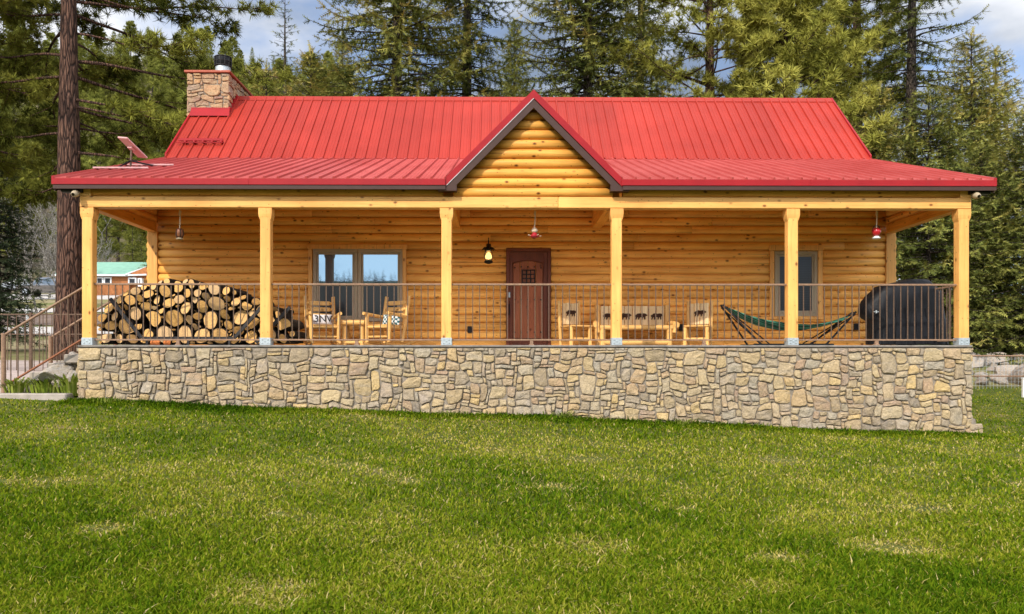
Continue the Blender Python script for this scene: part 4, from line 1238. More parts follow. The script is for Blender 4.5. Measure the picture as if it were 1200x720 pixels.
# ------------------------------------------------------------------ things hanging from the porch beam
M['rope'] = plain('pale cord', (.62, .48, .33), .9)
kr = NT('red glass'); kr.col((.42, .014, .02)); kr.set(Roughness=.12); kr.b.inputs['Coat Weight'].default_value = .6; M['redglass'] = kr.mat
M['redp'] = plain('red feeder plastic', (.40, .02, .03), .35)
def feeder(label, name, cat, u, vtop, v0, v1, kind):
    Y = 14.95; b = P(u, v0, Y); zt = ZBEAM + .1; h = P(u, v0, Y).z - P(u, v1, Y).z
    t = thing(name, label, cat, (b.x, Y, b.z))
    mb = MB(); mb.tube([(0, 0, 0), (.01, 0, (zt - b.z) * .5), (0, 0, zt - b.z)], .011, 6); mb.tube([(0, 0, (zt - b.z) * .62), (.012, 0, (zt - b.z) * .8)], .022, 6)
    mb.build('cord', M['rope'], t)
    if kind == 'clear':
        mb = MB(); mb.lathe([(.0, 0), (.03, -.01), (.045, -h * .18), (.07, -h * .3), (.045, -h * .5), (.03, -h * .55), (0, -h * .55)], n=12); mb.build('bottle', M['rope'], t)
        mb = MB(); mb.lathe([(0, -h * .5), (.035, -h * .52), (.05, -h * .68), (.06, -h * .74), (0, -h * .74)], n=12); mb.build('nectar_bowl', M['redp'], t)
        mb = MB(); mb.lathe([(0, -h * .72), (.07, -h * .75), (.10, -h * .86), (.06, -h), (0, -h)], n=14); mb.build('feeder_base', M['redp'], t)
        mb = MB()
        for q in range(4): a = q * 1.57 + .5; mb.tube([(.09 * math.cos(a), .09 * math.sin(a), -h * .85), (.14 * math.cos(a), .14 * math.sin(a), -h * .80)], .009, 5)
        mb.build('perch', M['rope'], t)
    elif kind == 'red':
        mb = MB(); mb.lathe([(.0, 0), (.04, -.01), (.075, -h * .15), (.082, -h * .4), (.06, -h * .66), (.03, -h * .75), (0, -h * .75)], n=14); mb.build('bottle', M['redglass'], t)
        mb = MB(); mb.lathe([(0, -h * .74), (.04, -h * .78), (.075, -h * .92), (.06, -h), (0, -h)], n=14); mb.build('feeder_base', M['white'], t)
        mb = MB(); mb.tube([(-.075, 0, -h * .2), (-.05, 0, .02), (0, 0, .05), (.05, 0, .02), (.075, 0, -h * .2)], .008, 5); mb.build('hanger', M['iron'], t)
    else:
        M['jar'] = plain('amber brown jar', (.22, .085, .04), .3, 0, .5, 20)
        mb = MB(); mb.lathe([(.0, 0), (.05, -.005), (.065, -h * .2), (.068, -h * .6), (.045, -h * .85), (0, -h * .85)], n=14); mb.build('jar', M['jar'], t)
        mb = MB(); mb.lathe([(0, -h * .84), (.05, -h * .86), (.07, -h * .94), (.05, -h), (0, -h)], n=14); mb.build('saucer', M['casing'], t)
        mb = MB()
        for q in range(6): a = q * 1.05; mb.tube([(.066 * math.cos(a), .066 * math.sin(a), -.02), (.074 * math.cos(a), .074 * math.sin(a), -h * .6), (.05 * math.cos(a), .05 * math.sin(a), -h * .85)], .006, 5)
        mb.build('jar_wire', M['iron'], t)
feeder('amber brown jar feeder hanging from a cord above the firewood', 'jar_feeder', 'feeder', 210.5, 247, 268, 281, 'jar')
feeder('clear and red hummingbird feeder hanging near the front door', 'hummingbird_feeder', 'feeder', 626.5, 247, 266.5, 278.5, 'clear')
feeder('red glass hummingbird feeder hanging above the covered grill', 'hummingbird_feeder', 'feeder', 1027, 247, 267, 280, 'red')

# ------------------------------------------------------------------ firewood and its rack
Yr = 15.02
def mk_cut():
    k = NT('sawn log end'); r = k.attr(); v = k.coord((1, .1, 1))
    n = k.noise(v, 5, 4); o = k.objrnd()
    c = k.ramp(n, [(.3, (.50, .26, .075)), (.6, (.70, .40, .13)), (.8, (.80, .52, .22))])
    c = k.mix(k.ramp(o, [(.55, 0), (1, .6)]), c, (.56, .40, .25))
    rd = k.new('ShaderNodeVectorMath', operation='LENGTH'); k.link(k.coord((1, 0, 1)), rd.inputs[0])
    rings = k.new('ShaderNodeTexWave'); rings.wave_type = 'RINGS'; rings.rings_direction = 'Y'; rings.inputs['Scale'].default_value = 7; rings.inputs['Distortion'].default_value = 2.5
    k.link(k.coord((1, .1, 1)), rings.inputs['Vector'])
    c = k.mix(1.0, c, k.ramp(rings.outputs['Fac'], [(.1, .84), (.6, 1.03)]), 'MULTIPLY')
    c = k.mix(k.ramp(rd.outputs['Value'], [(.80, 0), (.97, .75)]), c, (.16, .09, .05))
    k.col(c); k.bump(n, .4, .02); return k.set(Roughness=.85)
M['cut'] = mk_cut()
M['logbark'] = mk_bark('firewood bark', (.045, .034, .027), (.11, .08, .06), (.20, .16, .125), 10, 3)
protos = []
rgw = random.Random(4)
for kx in range(14):
    mb = MB(); n = 18; split = kx % 3 == 1
    amp = [1 + .07 * math.sin(2 * a * 2 * math.pi / n + kx) + rgw.uniform(-.05, .05) for a in range(n)]
    if split:
        for a in range(n):
            ang = 2 * math.pi * a / n - kx
            amp[a] = min(amp[a], .42 / max(.42, math.cos(ang)) if math.cos(ang) > .42 else 1)
    rings = []
    Lg = .95 + rgw.random() * .06
    tilt = (rgw.uniform(-.08, .08), rgw.uniform(-.08, .08))
    def P_(a, rad, y): 
        an = 2 * math.pi * a / n; x, z = rad * amp[a % n] * math.cos(an), rad * amp[a % n] * math.sin(an)
        return (x, y + (x * tilt[0] + z * tilt[1] if y < .1 else 0), z)
    vs = [P_(a, .90, 0) for a in range(n)] + [P_(a, .98, .02) for a in range(n)] + [P_(a, 1.0, Lg / 2) for a in range(n)] + [P_(a, .97, Lg) for a in range(n)] + [P_(a, .45, -.004) for a in range(n)] + [(0, 0, 0)]
    fb = [(r_ * n + a, r_ * n + (a + 1) % n, (r_ + 1) * n + (a + 1) % n, (r_ + 1) * n + a) for r_ in range(3) for a in range(n)]
    fc = [(4 * n + a, 4 * n + (a + 1) % n, (a + 1) % n, a) for a in range(n)] + [(5 * n, 4 * n + (a + 1) % n, 4 * n + a) for a in range(n)]
    mb.add(vs, fb, 1, .5, True); mb.add(vs, fc, 0, .5)
    mb.add(vs, [[3 * n + a for a in range(n)]], 0, .5)
    o = mb.build('firewood_log', [M['cut'], M['logbark']]); protos.append(o)
# drop logs one by one on to the lowest free spot
us = [115, 122, 132, 140, 160, 180, 200, 222, 240, 262, 282, 300, 318, 332, 341]
vt = [368, 358, 348, 341, 334, 328, 326, 326, 329, 335, 343, 350, 357, 369, 386]
hx = [PX(u, Yr) for u in us]; hz = [PZ(v, Yr, -6) for v in vt]
xa_, xb_ = hx[0], hx[-1]
placed = []
rgw = random.Random(11)
def lowest(r):
    best = None; cand = []
    for (x, z, q) in placed + []:
        pass
    xs = np.linspace(xa_ + r, xb_ - r, 130)
    P0 = np.array(placed) if placed else np.zeros((0, 3))
    for x in xs:
        z = ZD + .03 + r
        if len(P0):
            dx = x - P0[:, 0]; s = (P0[:, 2] + r)
            m_ = np.abs(dx) < s
            if m_.any(): z = max(z, (P0[m_, 1] + np.sqrt(s[m_]**2 - dx[m_]**2)).max())
        lim = np.interp(x, hx, hz)
        if z + r * .8 > lim: continue
        if best is None or z + rgw.random() * .012 < best[1]: best = (x, z)
    return best
fail = 0; n_try = 0
while fail < 14 and len(placed) < 230:
    zfrac = len(placed) / 150
    r = rgw.choice([.055, .065, .075, .085, .095, .11, .125, .15]) if rgw.random() > .35 * zfrac else rgw.choice([.04, .05, .06, .07])
    if len(placed) < 26: r = rgw.choice([.07, .085, .10, .135, .155, .18])
    b = lowest(r)
    if b is None: fail += 1; continue
    placed.append((b[0], b[1], r))
# small billets wedged into the gaps
for _ in range(4000):
    x = rgw.uniform(xa_, xb_); z = rgw.uniform(ZD + .05, np.interp(x, hx, hz) - .05)
    d = min(math.hypot(x - q[0], z - q[1]) - q[2] for q in placed)
    if .02 < d < .07 and len(placed) < 298: placed.append((x, z, d * .97))
placed = placed[:298]
used = set()
for i, (x, z, r) in enumerate(placed):
    kx = rgw.randrange(len(protos)); o = protos[kx]
    if kx in used: o = o.copy(); COL.objects.link(o)
    used.add(kx)
    o.location = (x, Yr + rgw.uniform(.0, .10), z); o.scale = (r * .985, 1, r * .985); o.rotation_euler = (rgw.uniform(-.03, .03), rgw.uniform(0, 6.28), rgw.uniform(-.05, .05))
    size = 'big' if r > .115 else 'middling' if r > .075 else 'thin' if r > .045 else 'tiny'
    up = (z - ZD) / max(.3, np.interp(x, hx, hz) - ZD)
    lev = 'bottom rows' if up < .33 else 'middle rows' if up < .66 else 'top rows'
    side = 'near the stairs' if x < -6.6 else 'under the jar feeder' if x < -5.6 else 'towards the slatted rocking chair'
    tag(o, '%s round log in the %s of the firewood stack, %s' % (size, lev, side), 'firewood', 'firewood logs stacked on the porch')
for kx, o in enumerate(protos):
    if kx not in used: bpy.data.objects.remove(o)
rk = thing('log_rack', 'dark steel V shaped rack in front of the stacked firewood', 'log rack', (PX(225, Yr - .08), Yr - .08, ZD))
org = Vector(rk.location)
def L2(u, v): return P(u, v, Yr - .08) - org
mb = MB()
def bar(a, b, w=.032):
    d = (b - a); ang = math.atan2(d.z, d.x)
    mb.box(0, d.length, -.02, .02, -w, w, .006, M=Matrix.Translation(a) @ Matrix.Rotation(-ang, 4, 'Y'))
bar(L2(129, 350), L2(166, 396)); mb.build('rack_side', M['rack'], rk)
mb = MB(); bar(L2(311, 355), L2(275, 396)); mb.build('rack_side', M['rack'], rk)
mb = MB(); bar(L2(340, 360), L2(300, 402)); mb.build('rack_side', M['rack'], rk)
mb = MB(); bar(L2(166, 396.5), L2(276, 396.5), .028)
a = L2(166, 396); b = L2(275, 396)
for q in (a.x + .1, (a.x + b.x) / 2, b.x - .1): mb.box(q - .02, q + .02, -.018, .018, 0, a.z, .004)
mb.build('rack_base', M['rack'], rk)
M['orange'] = plain('orange inner bark', (.55, .17, .045), .8, 0, .5, 30)
for u, w, lab in ((183, .14, 'orange split billet lying under the log rack, the wider of two'), (197, .09, 'orange split billet lying under the log rack, the narrower of two')):
    mb = MB(); q = P(u, 401, 14.85)
    mb.tube([(q.x - w / 2, 14.83, ZD + .05), (q.x, 14.82, ZD + .052), (q.x + w / 2, 14.84, ZD + .05)], .045, 8, wob=.5)
    tag(mb.build('orange_billet', M['orange']), lab, 'firewood', 'orange billets under the rack')
# ------------------------------------------------------------------ foliage templates (unit triangles)
def tmpl_spray(rg, n=5):
    T_ = [((0, -.05, 0), (0, .05, 0), (1, 0, 0))]
    for i in range(n):
        s = .12 + .78 * i / (n - 1)
        for sd in (-1, 1):
            L_ = .36 * (1 - .45 * s) * rg.uniform(.8, 1.2); zt = rg.uniform(-.12, .12)
            T_.append(((s - .06, 0, 0), (s + .07, 0, 0), (s + L_ * .62, sd * L_ * .8, zt)))
    return np.array(T_, float)
def tmpl_tuft(rg, n=26, w=.05, back=-.25):
    T_ = []
    for i in range(n):
        while True:
            d = np.array([rg.uniform(-1, 1) for _ in range(3)]); L_ = np.linalg.norm(d)
            if .1 < L_ < 1 and d[0] / L_ > back: break
        d /= L_; o = np.cross(d, [rg.uniform(-1, 1), rg.uniform(-1, 1), rg.uniform(-1, 1)]); o /= np.linalg.norm(o) + 1e-6
        L_ = rg.uniform(.75, 1.05); b = d * .06
        T_.append((b - o * w, b + o * w, d * L_))
    return np.array(T_, float)
rgt = random.Random(2)
SPRAYS = [tmpl_spray(rgt) for _ in range(4)]
SPRAYS_LO = [tmpl_spray(rgt, 3) * np.array([1, 1.35, 1.35]) for _ in range(3)]
TUFTS = [tmpl_tuft(rgt, 26, .050) for _ in range(4)]
TUFTS_LO = [tmpl_tuft(rgt, 15, .085) for _ in range(3)]

def bake(items, tmpls, rg):
    """items: list of (pos, dir, scale, tint) -> loose triangles"""
    pos = np.array([i[0] for i in items], float); d = np.array([i[1] for i in items], float)
    sc = np.array([i[2] for i in items], float); ti = np.array([i[3] for i in items], float)
    d /= np.linalg.norm(d, axis=1, keepdims=True) + 1e-9
    n = len(items)
    up = np.tile([0, 0, 1.0], (n, 1)) + rg.normal(0, .35, (n, 3))
    s = np.cross(up, d); s /= np.linalg.norm(s, axis=1, keepdims=True) + 1e-9
    u = np.cross(d, s)
    Vs, Ts = [], []
    pick = rg.integers(0, len(tmpls), n)
    for k, t in enumerate(tmpls):
        m = pick == k
        if not m.any(): continue
        tt = t.reshape(-1, 3)
        V = pos[m][:, None, :] + sc[m][:, None, None] * (tt[None, :, 0:1] * d[m][:, None, :] + tt[None, :, 1:2] * s[m][:, None, :] + tt[None, :, 2:3] * u[m][:, None, :])
        Vs.append(V.reshape(-1, 3))
        tn = np.repeat(ti[m], len(t)) + rg.normal(0, .07, m.sum() * len(t)); Ts.append(tn)
    return np.concatenate(Vs), np.clip(np.concatenate(Ts), 0, 1)

def trunk_path(H, r0, rg, lean=.02, n=9):
    pts = []; x = y = 0
    for i in range(n):
        t = i / (n - 1); pts.append((x, y, H * t - (.3 if i == 0 else 0))); x += rg.uniform(-1, 1) * lean * H / n; y += rg.uniform(-1, 1) * lean * H / n
    rad = [max(.012, r0 * (1 - i / (n - 1)) ** .8 * (1.28 if i == 0 else 1)) for i in range(n)]
    return pts, rad
def along(pts, z):
    for a, b in zip(pts[:-1], pts[1:]):
        if b[2] >= z:
            t = (z - a[2]) / max(1e-6, b[2] - a[2]); return np.array([a[0] + (b[0] - a[0]) * t, a[1] + (b[1] - a[1]) * t, z])
    return np.array(pts[-1])

def spruce(name, H, Rb, seed, z0=.06, gap=.33, per=6, step=.27, spray=.42, droop=.25, fullness=1.0, tintb=.42, mat='spruce', lo=False, r0=None, sparse=0.0, power=.85, zmin=0.0, bark='bark2'):
    rg = random.Random(seed); nr = np.random.default_rng(seed)
    r0 = r0 or H * .013
    pts, rad = trunk_path(H, r0, rg, .01)
    tb = MB(); tb.tube(pts, rad, 10, wob=.12)
    items = []; z = max(H * z0, zmin); yaw = 0
    while z < H - .15:
        f = (z - H * z0) / (H * (1 - z0))
        n = per if rg.random() > .3 else per - 1
        if sparse and rg.random() < sparse: n = max(1, n - 3)
        yaw += rg.uniform(.3, .9)
        for b in range(n):
            a = yaw + 2 * math.pi * b / n + rg.uniform(-.3, .3)
            L_ = Rb * (1 - f) ** power * rg.uniform(.68, 1.12) + .12
            if sparse and rg.random() < sparse * .5: L_ *= rg.uniform(.3, .7)
            base = along(pts, z + rg.uniform(-.12, .12)); out = np.array([math.cos(a), math.sin(a), 0]); sd = np.array([-out[1], out[0], 0])
            el = .30 * f + .10 - (1 - f) * droop
            k = max(2, int(L_ / step)); cl = rg.gauss(0, .12); bp = [base]
            for i in range(1, k + 1):
                s = i / k
                zc = L_ * (el * s - droop * .9 * s * s + droop * .75 * s ** 4)
                p = base + out * (L_ * s) + sd * (.10 * L_ * s * math.sin(seed + b * 2.1 + 3 * s)) + np.array([0, 0, zc])
                bp.append(p)
                if s < .22 and L_ > 1.0 and rg.random() < .75: continue
                if rg.random() > fullness: continue
                tip = s ** 2
                w = spray * (1.15 - .45 * s) * (.6 + .4 * min(1, L_ / 1.5))
                dv = bp[-1] - bp[-2]; dv = dv / (np.linalg.norm(dv) + 1e-6)
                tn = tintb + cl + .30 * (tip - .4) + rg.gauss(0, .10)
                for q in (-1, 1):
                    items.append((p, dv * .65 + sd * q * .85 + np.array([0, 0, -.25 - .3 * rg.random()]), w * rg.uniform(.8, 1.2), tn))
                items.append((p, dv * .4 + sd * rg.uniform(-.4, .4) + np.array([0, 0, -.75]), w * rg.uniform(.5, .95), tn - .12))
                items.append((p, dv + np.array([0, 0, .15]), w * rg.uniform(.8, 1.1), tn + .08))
            if not lo:
                rr = .012 + .010 * L_
                tb.tube([tuple(q) for q in bp[::2]] if len(bp) > 4 else [tuple(bp[0]), tuple(bp[-1])], [rr * (1 - .8 * i / max(1, (len(bp[::2]) if len(bp) > 4 else 2) - 1)) for i in range(len(bp[::2]) if len(bp) > 4 else 2)], 4, caps=False)
        z += gap * (1.0 - .45 * f) * rg.uniform(.8, 1.2)
    for q in range(6): items.append((np.array(pts[-1]) - np.array([0, 0, .08 * q]), (rg.uniform(-.5, .5), rg.uniform(-.5, .5), 1), spray * .8, tintb + .2))
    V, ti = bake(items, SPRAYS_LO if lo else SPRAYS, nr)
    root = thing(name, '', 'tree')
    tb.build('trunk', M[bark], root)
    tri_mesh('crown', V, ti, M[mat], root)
    return root

def ponderosa(name, H, Rb, seed, z0=.25, gap=.75, per=3, tuft=.30, sub=5, tps=5, tintb=.45, mat='pond', lo=False, r0=None, zmax=None, power=.6, droopb=0.0, bark='bark', front=-2.0):
    rg = random.Random(seed); nr = np.random.default_rng(seed)
    r0 = r0 or H * .015
    pts, rad = trunk_path(H, r0, rg, .012, 12)
    tb = MB(); tb.tube(pts, rad, 16, wob=.10)
    items = []; z = H * z0; yaw = rg.random() * 6
    while z < H - .1:
        f = (z - H * z0) / (H * (1 - z0))
        for b in range(per + (rg.random() < .4)):
            yaw += 2.4 + rg.uniform(-.3, .3)
            L_ = Rb * ((1 - f) ** power) * rg.uniform(.55, 1.1) * (.75 + .5 * min(1, f * 4)) + .25
            if math.sin(yaw) < front: continue
            base = along(pts, z + rg.uniform(-.3, .3)); out = np.array([math.cos(yaw), math.sin(yaw), 0]); sd = np.array([-out[1], out[0], 0])
            el = rg.uniform(-.15, .25) + .5 * f - droopb
            k = max(4, int(L_ / .45)); bp = [base]; wig = rg.uniform(-.25, .25)
            for i in range(1, k + 1):
                s = i / k
                bp.append(base + out * (L_ * s) + sd * (wig * L_ * s * s + .10 * L_ ** .5 * math.sin(5 * s + yaw * 3) * s) + np.array([0, 0, .09 * L_ ** .5 * math.sin(7 * s + yaw * 5) * s]) + np.array([0, 0, L_ * (el * s - .22 * s * s + .28 * s ** 3 - droopb * s * s * .6)]))
            rr = .012 + .007 * L_
            tb.tube([tuple(q) for q in bp], [rr * (1 - .85 * i / k) for i in range(k + 1)], 5, caps=False, wob=.3)
            cl = rg.gauss(0, .13)
            for q in range(sub):
                s = .30 + .70 * (q + rg.random()) / sub
                ip = min(k - 1, int(s * k)); p0 = bp[ip] + (bp[ip + 1] - bp[ip]) * (s * k - ip)
                dv = bp[ip + 1] - bp[ip]; dv /= np.linalg.norm(dv) + 1e-6
                sl = (.30 + .30 * L_ * (1.1 - s)) * rg.uniform(.7, 1.2) if q < sub - 1 else .25
                d2 = dv * .8 + sd * rg.choice((-1, 1)) * rg.uniform(.4, 1.0) + np.array([0, 0, rg.uniform(-.25 - droopb, .5)]); d2 /= np.linalg.norm(d2)
                p1 = p0 + d2 * sl
                if not lo: tb.tube([tuple(p0), tuple((p0 + p1) / 2 + np.array([0, 0, -.03])), tuple(p1)], [.014, .011, .008], 4, caps=False)
                for j in range(tps):
                    t = (j + .6) / tps; p = p0 + (p1 - p0) * t + nr.normal(0, .09, 3)
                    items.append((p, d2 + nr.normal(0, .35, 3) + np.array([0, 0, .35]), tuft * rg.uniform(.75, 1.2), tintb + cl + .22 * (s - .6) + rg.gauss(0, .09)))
        z += gap * (1 - .4 * f) * rg.uniform(.7, 1.25)
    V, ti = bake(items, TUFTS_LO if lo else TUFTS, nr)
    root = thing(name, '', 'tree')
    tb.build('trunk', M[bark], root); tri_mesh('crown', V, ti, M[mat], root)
    return root

def bare_tree(name, H, seed, r0=.10, mat='whitebark'):
    rg = random.Random(seed); root = thing(name, '', 'tree'); tb = MB(); cb = MB()
    def grow(p, d, L_, r, lev):
        n = 4; pts = [p]; q = Vector(p); dd = Vector(d)
        for i in range(n):
            dd = (dd + Vector((rg.uniform(-.2, .2), rg.uniform(-.2, .2), rg.uniform(-.05, .18)))).normalized(); q = q + dd * (L_ / n); pts.append(q.copy())
        (tb if lev == 0 else cb).tube(pts, [r * (1 - .6 * i / n) for i in range(n + 1)], 6 if lev < 2 else 4, caps=False)
        if lev >= 4: return
        for k in range(rg.choice((3, 4, 4)) if lev else 7):
            t = rg.uniform(.3, 1.0); ip = min(n - 1, int(t * n)); b = pts[ip].lerp(pts[ip + 1], t * n - ip)
            nd = (dd + Vector((rg.uniform(-1, 1), rg.uniform(-1, 1), rg.uniform(-.2, .6)))).normalized()
            grow(b, nd, L_ * rg.uniform(.45, .7), max(.012, r * .5), lev + 1)
    grow(Vector((0, 0, -.2)), Vector((0, 0, 1)), H * .6, r0, 0)
    tb.build('trunk', M[mat], root); cb.build('crown', M[mat], root)
    return root

def place(o, x, y, label, group=None, s=1.0, rz=0.0, dz=0.0, cat='tree', z=None):
    o.location = (x, y, (Tz(x, y) if z is None else z) + dz); o.scale = (s, s, s); o.rotation_euler = (0, 0, rz)
    o['label'] = label; o['category'] = cat
    if group: o['group'] = group
    return o
def at(u, Y): return PX(u, Y)

# ------------------------------------------------------------------ the big trees, one by one
G_BACK = 'tall conifers behind the cabin'
big = ponderosa('ponderosa_pine', 18.5, 5.2, 31, z0=.27, gap=.50, per=3, tuft=.30, sub=11, tps=7, front=-.30, tintb=.24, r0=.42, power=.35, droopb=.16)  # low needle tint puts the shade on this crown into its colour
place(big, at(83, 24), 24, 'tall ponderosa pine with a thick red brown trunk beside the cabin')
p2 = ponderosa('ponderosa_pine', 19, 4.4, 37, z0=.36, gap=.5, per=3, tuft=.28, sub=10, tps=7, tintb=.40, power=.5, droopb=.05)
place(p2, at(-62, 25), 25, 'bushy ponderosa pine reaching in over the dark spruce from the picture edge')
bs = spruce('dark_spruce', 8.6, 1.6, 41, z0=.10, gap=.22, per=8, spray=.42, droop=.35, tintb=.45, mat='bluespruce', power=.7)
place(bs, at(-2, 29), 29, 'dark blue green spruce with drooping branches behind the iron fence')

s1 = spruce('spruce', 27, 5.8, 51, z0=.10, gap=.42, per=6, step=.30, spray=.60, droop=.30, tintb=.56, zmin=7, fullness=.85)
place(s1, at(466, 35), 35, 'broad olive spruce behind the roof, with the thickest brown trunk of its neighbours', G_BACK)
s2 = spruce('spruce', 29, 4.3, 53, z0=.12, gap=.42, per=6, step=.32, spray=.60, droop=.38, tintb=.38, sparse=.35, zmin=8)
place(s2, at(546, 39), 39, 'thinner spruce with a bare straight stem beside the broad olive spruce', G_BACK)
s3 = spruce('spruce', 26, 5.4, 55, z0=.08, gap=.36, per=7, step=.30, spray=.56, droop=.28, tintb=.42, zmin=8, fullness=.85)
place(s3, at(690, 34), 34, 'dense dark spruce rising behind the gable peak', G_BACK)
s4 = copy_tree(s2); place(s4, at(752, 44), 44, 'narrow dark spruce half hidden between dense spruce and yellowish pine', G_BACK, 1.0, 2.0)
p3 = ponderosa('ponderosa_pine', 23, 4.4, 61, z0=.30, gap=.62, per=3, tuft=.34, sub=8, tps=5, tintb=.56, power=.5)
place(p3, at(832, 34), 34, 'yellow green pine with gaps showing its crooked limbs, behind the main roof', G_BACK)
p4 = ponderosa('ponderosa_pine', 15.8, 3.8, 63, z0=.25, gap=.50, per=4, tuft=.36, sub=9, tps=4, tintb=.66, power=.6)
place(p4, at(921, 31.5), 31.5, 'full bright yellow green pine close behind the roof end', G_BACK)
p5 = ponderosa('ponderosa_pine', 26, 2.7, 65, z0=.2, gap=.60, per=4, tuft=.34, sub=7, tps=4, tintb=.42, power=.5)
place(p5, at(1003, 38), 38, 'darker tall pine between the bright pine and the sparse spruce', G_BACK)
s5 = spruce('spruce', 24, 4.1, 57, z0=.04, gap=.50, per=5, step=.30, spray=.48, droop=.46, tintb=.40, sparse=.30, fullness=1.0, zmin=2.0, power=.6)
place(s5, at(1068, 33), 33, 'sparse ragged spruce with drooping branches and visible dark stem', G_BACK)
s6 = spruce('spruce', 12.9, 3.7, 59, z0=.04, gap=.33, per=7, step=.29, spray=.46, droop=.28, tintb=.66, power=.75)
place(s6, at(1137, 31.5), 31.5, 'pointed full spruce with an orange tinged top near the porch corner', G_BACK)
s7 = copy_tree(s6); place(s7, at(1168, 37), 37, 'greener pointed spruce standing behind the orange tinged one', G_BACK, 1.10, 2.2)
s8 = spruce('spruce', 9.5, 3.3, 67, z0=.03, gap=.30, per=7, step=.28, spray=.42, droop=.32, tintb=.36, power=.65)
place(s8, at(1088, 27.5), 27.5, 'low dark spruce seen between the covered grill and corner post', G_BACK)
s9 = copy_tree(s8); place(s9, at(1205, 27), 27, 'dark spruce by the wire fence at the picture edge', G_BACK, .9, 1.3)
s10 = copy_tree(s8); place(s10, at(1150, 28.5), 28.5, 'dark low spruce whose skirt hangs over the rock pile', G_BACK, .82, 3.6)
s11 = copy_tree(s6); place(s11, at(1030, 30), 30, 'middle sized spruce behind the cabin corner', G_BACK, .80, .7)
s12 = copy_tree(s3); place(s12, at(604, 66), 66, 'small distant spruce between the thin spruce and the gable peak', G_BACK, 1.02, 1.0)
s13 = copy_tree(s1); place(s13, at(402, 44), 44, 'lower olive spruce spreading at the foot of the broad one', G_BACK, .62, 2.1)
s13b = copy_tree(s6); place(s13b, at(365, 36), 36, 'olive spruce top just showing above the roof ridge', G_BACK, 1.04, 4.1)
s13c = copy_tree(s6); place(s13c, at(312, 38), 38, 'low spruce top above the roof ridge beside the chimney', G_BACK, 1.02, 5.1)
s14 = spruce('spruce', 24, 2.7, 71, z0=.2, gap=.85, per=5, step=.32, spray=.42, droop=.10, tintb=.30, sparse=.2, fullness=.7, power=.7, zmin=6)
place(s14, at(335, 58), 58, 'thin half bare spruce standing alone against the clouds', G_BACK)

# ------------------------------------------------------------------ hillside wood: every pine one object, meshes shared
hp = [ponderosa('hill_pine', 13, 2.9, 81, z0=.22, gap=.75, per=4, tuft=.55, sub=4, tps=3, tintb=.55, mat='hillpine', lo=True, power=.7, bark='bark2'),
      ponderosa('hill_pine', 16, 2.8, 83, z0=.35, gap=.8, per=4, tuft=.55, sub=4, tps=3, tintb=.45, mat='hillpine', lo=True, power=.6, bark='bark2'),
      spruce('hill_pine', 12, 2.3, 85, z0=.08, gap=.5, per=6, step=.45, spray=.75, droop=.15, tintb=.50, mat='hillpine', lo=True)]
rgh = random.Random(17); hs = []
tries = 0
while len(hs) < 290 and tries < 9000:
    tries += 1
    Y = 62 + 260 * rgh.random() ** 1.3; u = rgh.uniform(-30, 420); x = at(u, Y)
    z = Tz(x, Y); v = CY - (z - CAMZ) * F / Y
    if v > 330: continue
    if Y < 105 and u > 30 and u < 200 and v > 285: continue
    if Y > 90 and 40 < u < 150 and v > 235 and rgh.random() < .75: continue
    if u > 250 and v < 110 and rgh.random() < .35: continue
    if u > 330 and rgh.random() < .4: continue
    sm = 1.0
    if u > 225 and v - 15 * F / Y < np.interp(u, [225, 260, 300, 340, 420], [5, 38, 58, 60, 62]):
        sm = .5
        if Y < 130 or v - 8 * F / Y < np.interp(u, [225, 260, 300, 340, 420], [0, 28, 48, 52, 58]): continue
    if any((x - a)**2 + (Y - b)**2 < (2.4 + .013 * Y)**2 for a, b, _ in hs): continue
    hs.append((x, Y, sm))
for i, (x, Y, sm) in enumerate(hs):
    k = rgh.choice((0, 0, 1, 2, 2)); o = hp[k] if i == [j for j in range(len(hs))][k] and False else copy_tree(hp[k])
    place(o, x, Y, ['rounded green pine in the hillside wood beyond the tall ponderosa', 'bare stemmed pine in the hillside wood beyond the tall ponderosa', 'narrow green conifer in the hillside wood beyond the tall ponderosa'][k], 'green conifers of the wooded hillside', rgh.uniform(.8, 1.45) * sm, rgh.uniform(0, 6.28))
for o in hp:
    for c in list(o.children): bpy.data.objects.remove(c)
    bpy.data.objects.remove(o)
# named ones in the near yard
for (u, Y, s, lab) in ((125, 104, .75, 'young bright green pine above the green roofed house'), (155, 102, .8, 'young pine nearest the cabin wall above the green roof'), (205, 60, 1.0, 'green pine on the slope behind the roof dish'), (245, 66, 1.15, 'tall green pine on the slope just beside the chimney'), (182, 88, .8, 'green pine on the slope between ponderosa and dish')):
    src = [o for o in COL.objects if o.name.startswith('hill_pine') and o.parent is None][int(u) % 60]
    place(copy_tree(src), at(u, Y), Y, lab, 'green conifers of the wooded hillside', s, u)
bt = bare_tree('bare_tree', 9.5, 91); place(bt, at(44, 62), 62, 'pale bare branched tree behind the parked pickup', 'pale leafless trees')
bt2 = bare_tree('bare_tree', 8.5, 93); place(bt2, at(66, 66), 66, 'pale bare tree half hidden by the ponderosa trunk', 'pale leafless trees')
for u, Y, s, lab in ((118, 92, 1.1, 'pale bare tree on the slope above the green roof'), (58, 80, 1.2, 'pale bare tree higher on the slope behind the pickup'), (26, 72, .9, 'pale bare tree showing past the dark spruce')):
    place(copy_tree(bt if u < 100 else bt2), at(u, Y), Y, lab, 'pale leafless trees', s, u)

